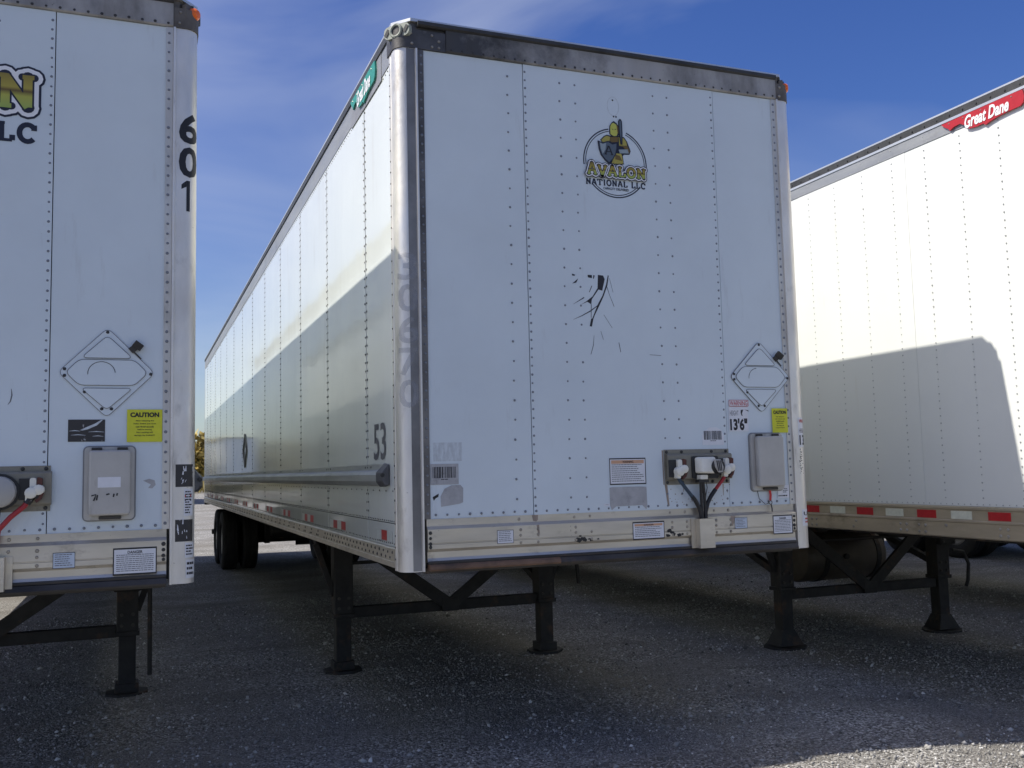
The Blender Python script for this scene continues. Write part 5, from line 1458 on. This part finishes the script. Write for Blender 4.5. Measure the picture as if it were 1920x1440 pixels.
T3 = thing("semi_trailer", "right white box trailer with red name plate and red and white tape", "trailer", (3.95, -0.95, 0), GROUP)
MB().box(-1.285, 1.285, 0.025, L_T - 0.02, 1.10, 4.03).build("cargo_box", 'joint', T3)
MB().extrude([(-1.19, -0.012), (1.19, -0.012), (1.306, 0.115), (1.306, L_T), (-1.306, L_T), (-1.306, 0.115)], 2, 4.038, 4.050).build("roof", 'alu_light', T3)
for s in (-1, 1):
    post(T3, s)
    MB().box(min(1.15 * s, 1.31 * s), max(1.15 * s, 1.31 * s), 0.0, 0.152, 3.946, 4.036).build("corner_cap", 'cap_brown', T3, bevel=0.01)
    MB().box(min(0.003 * s, 1.18 * s), max(0.003 * s, 1.18 * s), 0.0, 0.022, 1.372, 3.944).build("front_panel", 'front_paint', T3)
    side_b(T3, s)
    MB().box(min(0.004 * s, 1.2 * s), max(0.004 * s, 1.2 * s), L_T - 0.018, L_T + 0.03, 1.2, 3.95).build("rear_door", 'front_paint', T3)
MB().box(-1.14, 1.14, -0.012, 0.02, 3.946, 4.034).build("top_rail", 'alu_top', T3)
MB().box(-1.17, 1.17, -0.012, 0.02, 1.10, 1.370).build("front_rail", 'alu_rail', T3)
MB().box(-1.17, 1.17, 0.021, 2.3, 1.06, 1.098).build("coupler_plate", 'dark_plate', T3)
MB().box(-1.295, 1.295, L_T - 0.015, L_T + 0.04, 1.0, 1.197).build("rear_sill", 'black_steel', T3)
mb = MB()
for i in range(52):
    mb.box(-1.24, 1.24, 0.45 + i * 0.305, 0.50 + i * 0.305, 1.066, 1.099)
mb.build("crossmembers", 'black_steel', T3, kind="stuff")
GZR = gz(3.95, 2.0)
bogie(T3, (12.95, 14.2), dz=-0.06)
landing_gear(T3, -0.90, 1.0, 3.62, GZR, 0.40, 0.07, flared=True, crank=[(1.08, 3.5, 0.72), (1.2, 3.48, 0.70), (1.24, 3.46, 0.58), (1.22, 3.46, 0.42), (1.19, 3.46, 0.36)])
name_plate(T3, -1, SL, -1.005, -0.33, 3.832, 3.962, 'plate_red', "Great Dane")
name_plate(T3, 1, SR, 0.33, 1.005, 3.832, 3.962, 'plate_red', "Great Dane")
far_src = T3
C4 = copy_tree(T3)
C4.location = (7.75, -0.6, -0.02); C4["label"] = "white box trailer hidden behind the right trailer, only its shade shows beneath"
C5 = copy_tree(T3)
C5.location = (11.9, -4.9, -0.02); C5["label"] = "farthest right box trailer, only a tyre showing beneath the right trailer"
C6 = copy_tree(T3)
C6.location = (-2.5, 58.0, 0.06); C6["label"] = "distant box trailer parked behind the left trailer, casting a shadow across the gravel"
C7 = copy_tree(T3)
C7.location = (-6.3, 57.6, 0.06); C7["label"] = "distant box trailer seen only as a reflection in the middle trailer's side"
# fuel tank slung under the right trailer, with its straps and a bracket frame
tk = MB().lathe([(-0.56, 0.0), (-0.56, 0.20), (-0.53, 0.262), (-0.50, 0.275), (0.50, 0.275), (0.53, 0.262), (0.56, 0.20), (0.56, 0.0)], (0.70, 4.85, 0.60), axis=0, seg=32, cap=False).build("fuel_tank", 'tank', T3, smooth=True)
for x in (0.42, 1.12):
    MB().lathe([(-0.03, 0.276), (-0.03, 0.284), (0.03, 0.284), (0.03, 0.276)], (x, 4.85, 0.60), axis=0, seg=32, cap=False).build("tank_strap", 'black_steel', tk)
    MB().box(x - 0.04, x + 0.04, 4.62, 5.08, 0.868, 1.06).build("tank_bracket", 'black_steel', tk)
MB().lathe([(0, 0.03), (-0.03, 0.03)], (0.66, 4.574, 0.60), axis=1, seg=12).build("tank_plug", 'black_steel', tk)
fr_ = MB()
for a, b in (((0.38, 1.0), (0.38, 0.55)), ((0.86, 1.0), (0.86, 0.55)), ((0.36, 0.56), (0.88, 0.56))):
    fr_.bar((a[0] + 0.95, 5.3, a[1]), (b[0] + 0.95, 5.3, b[1]), 0.05, 0.05)
fr_.build("rack_frame", 'black_steel', T3)
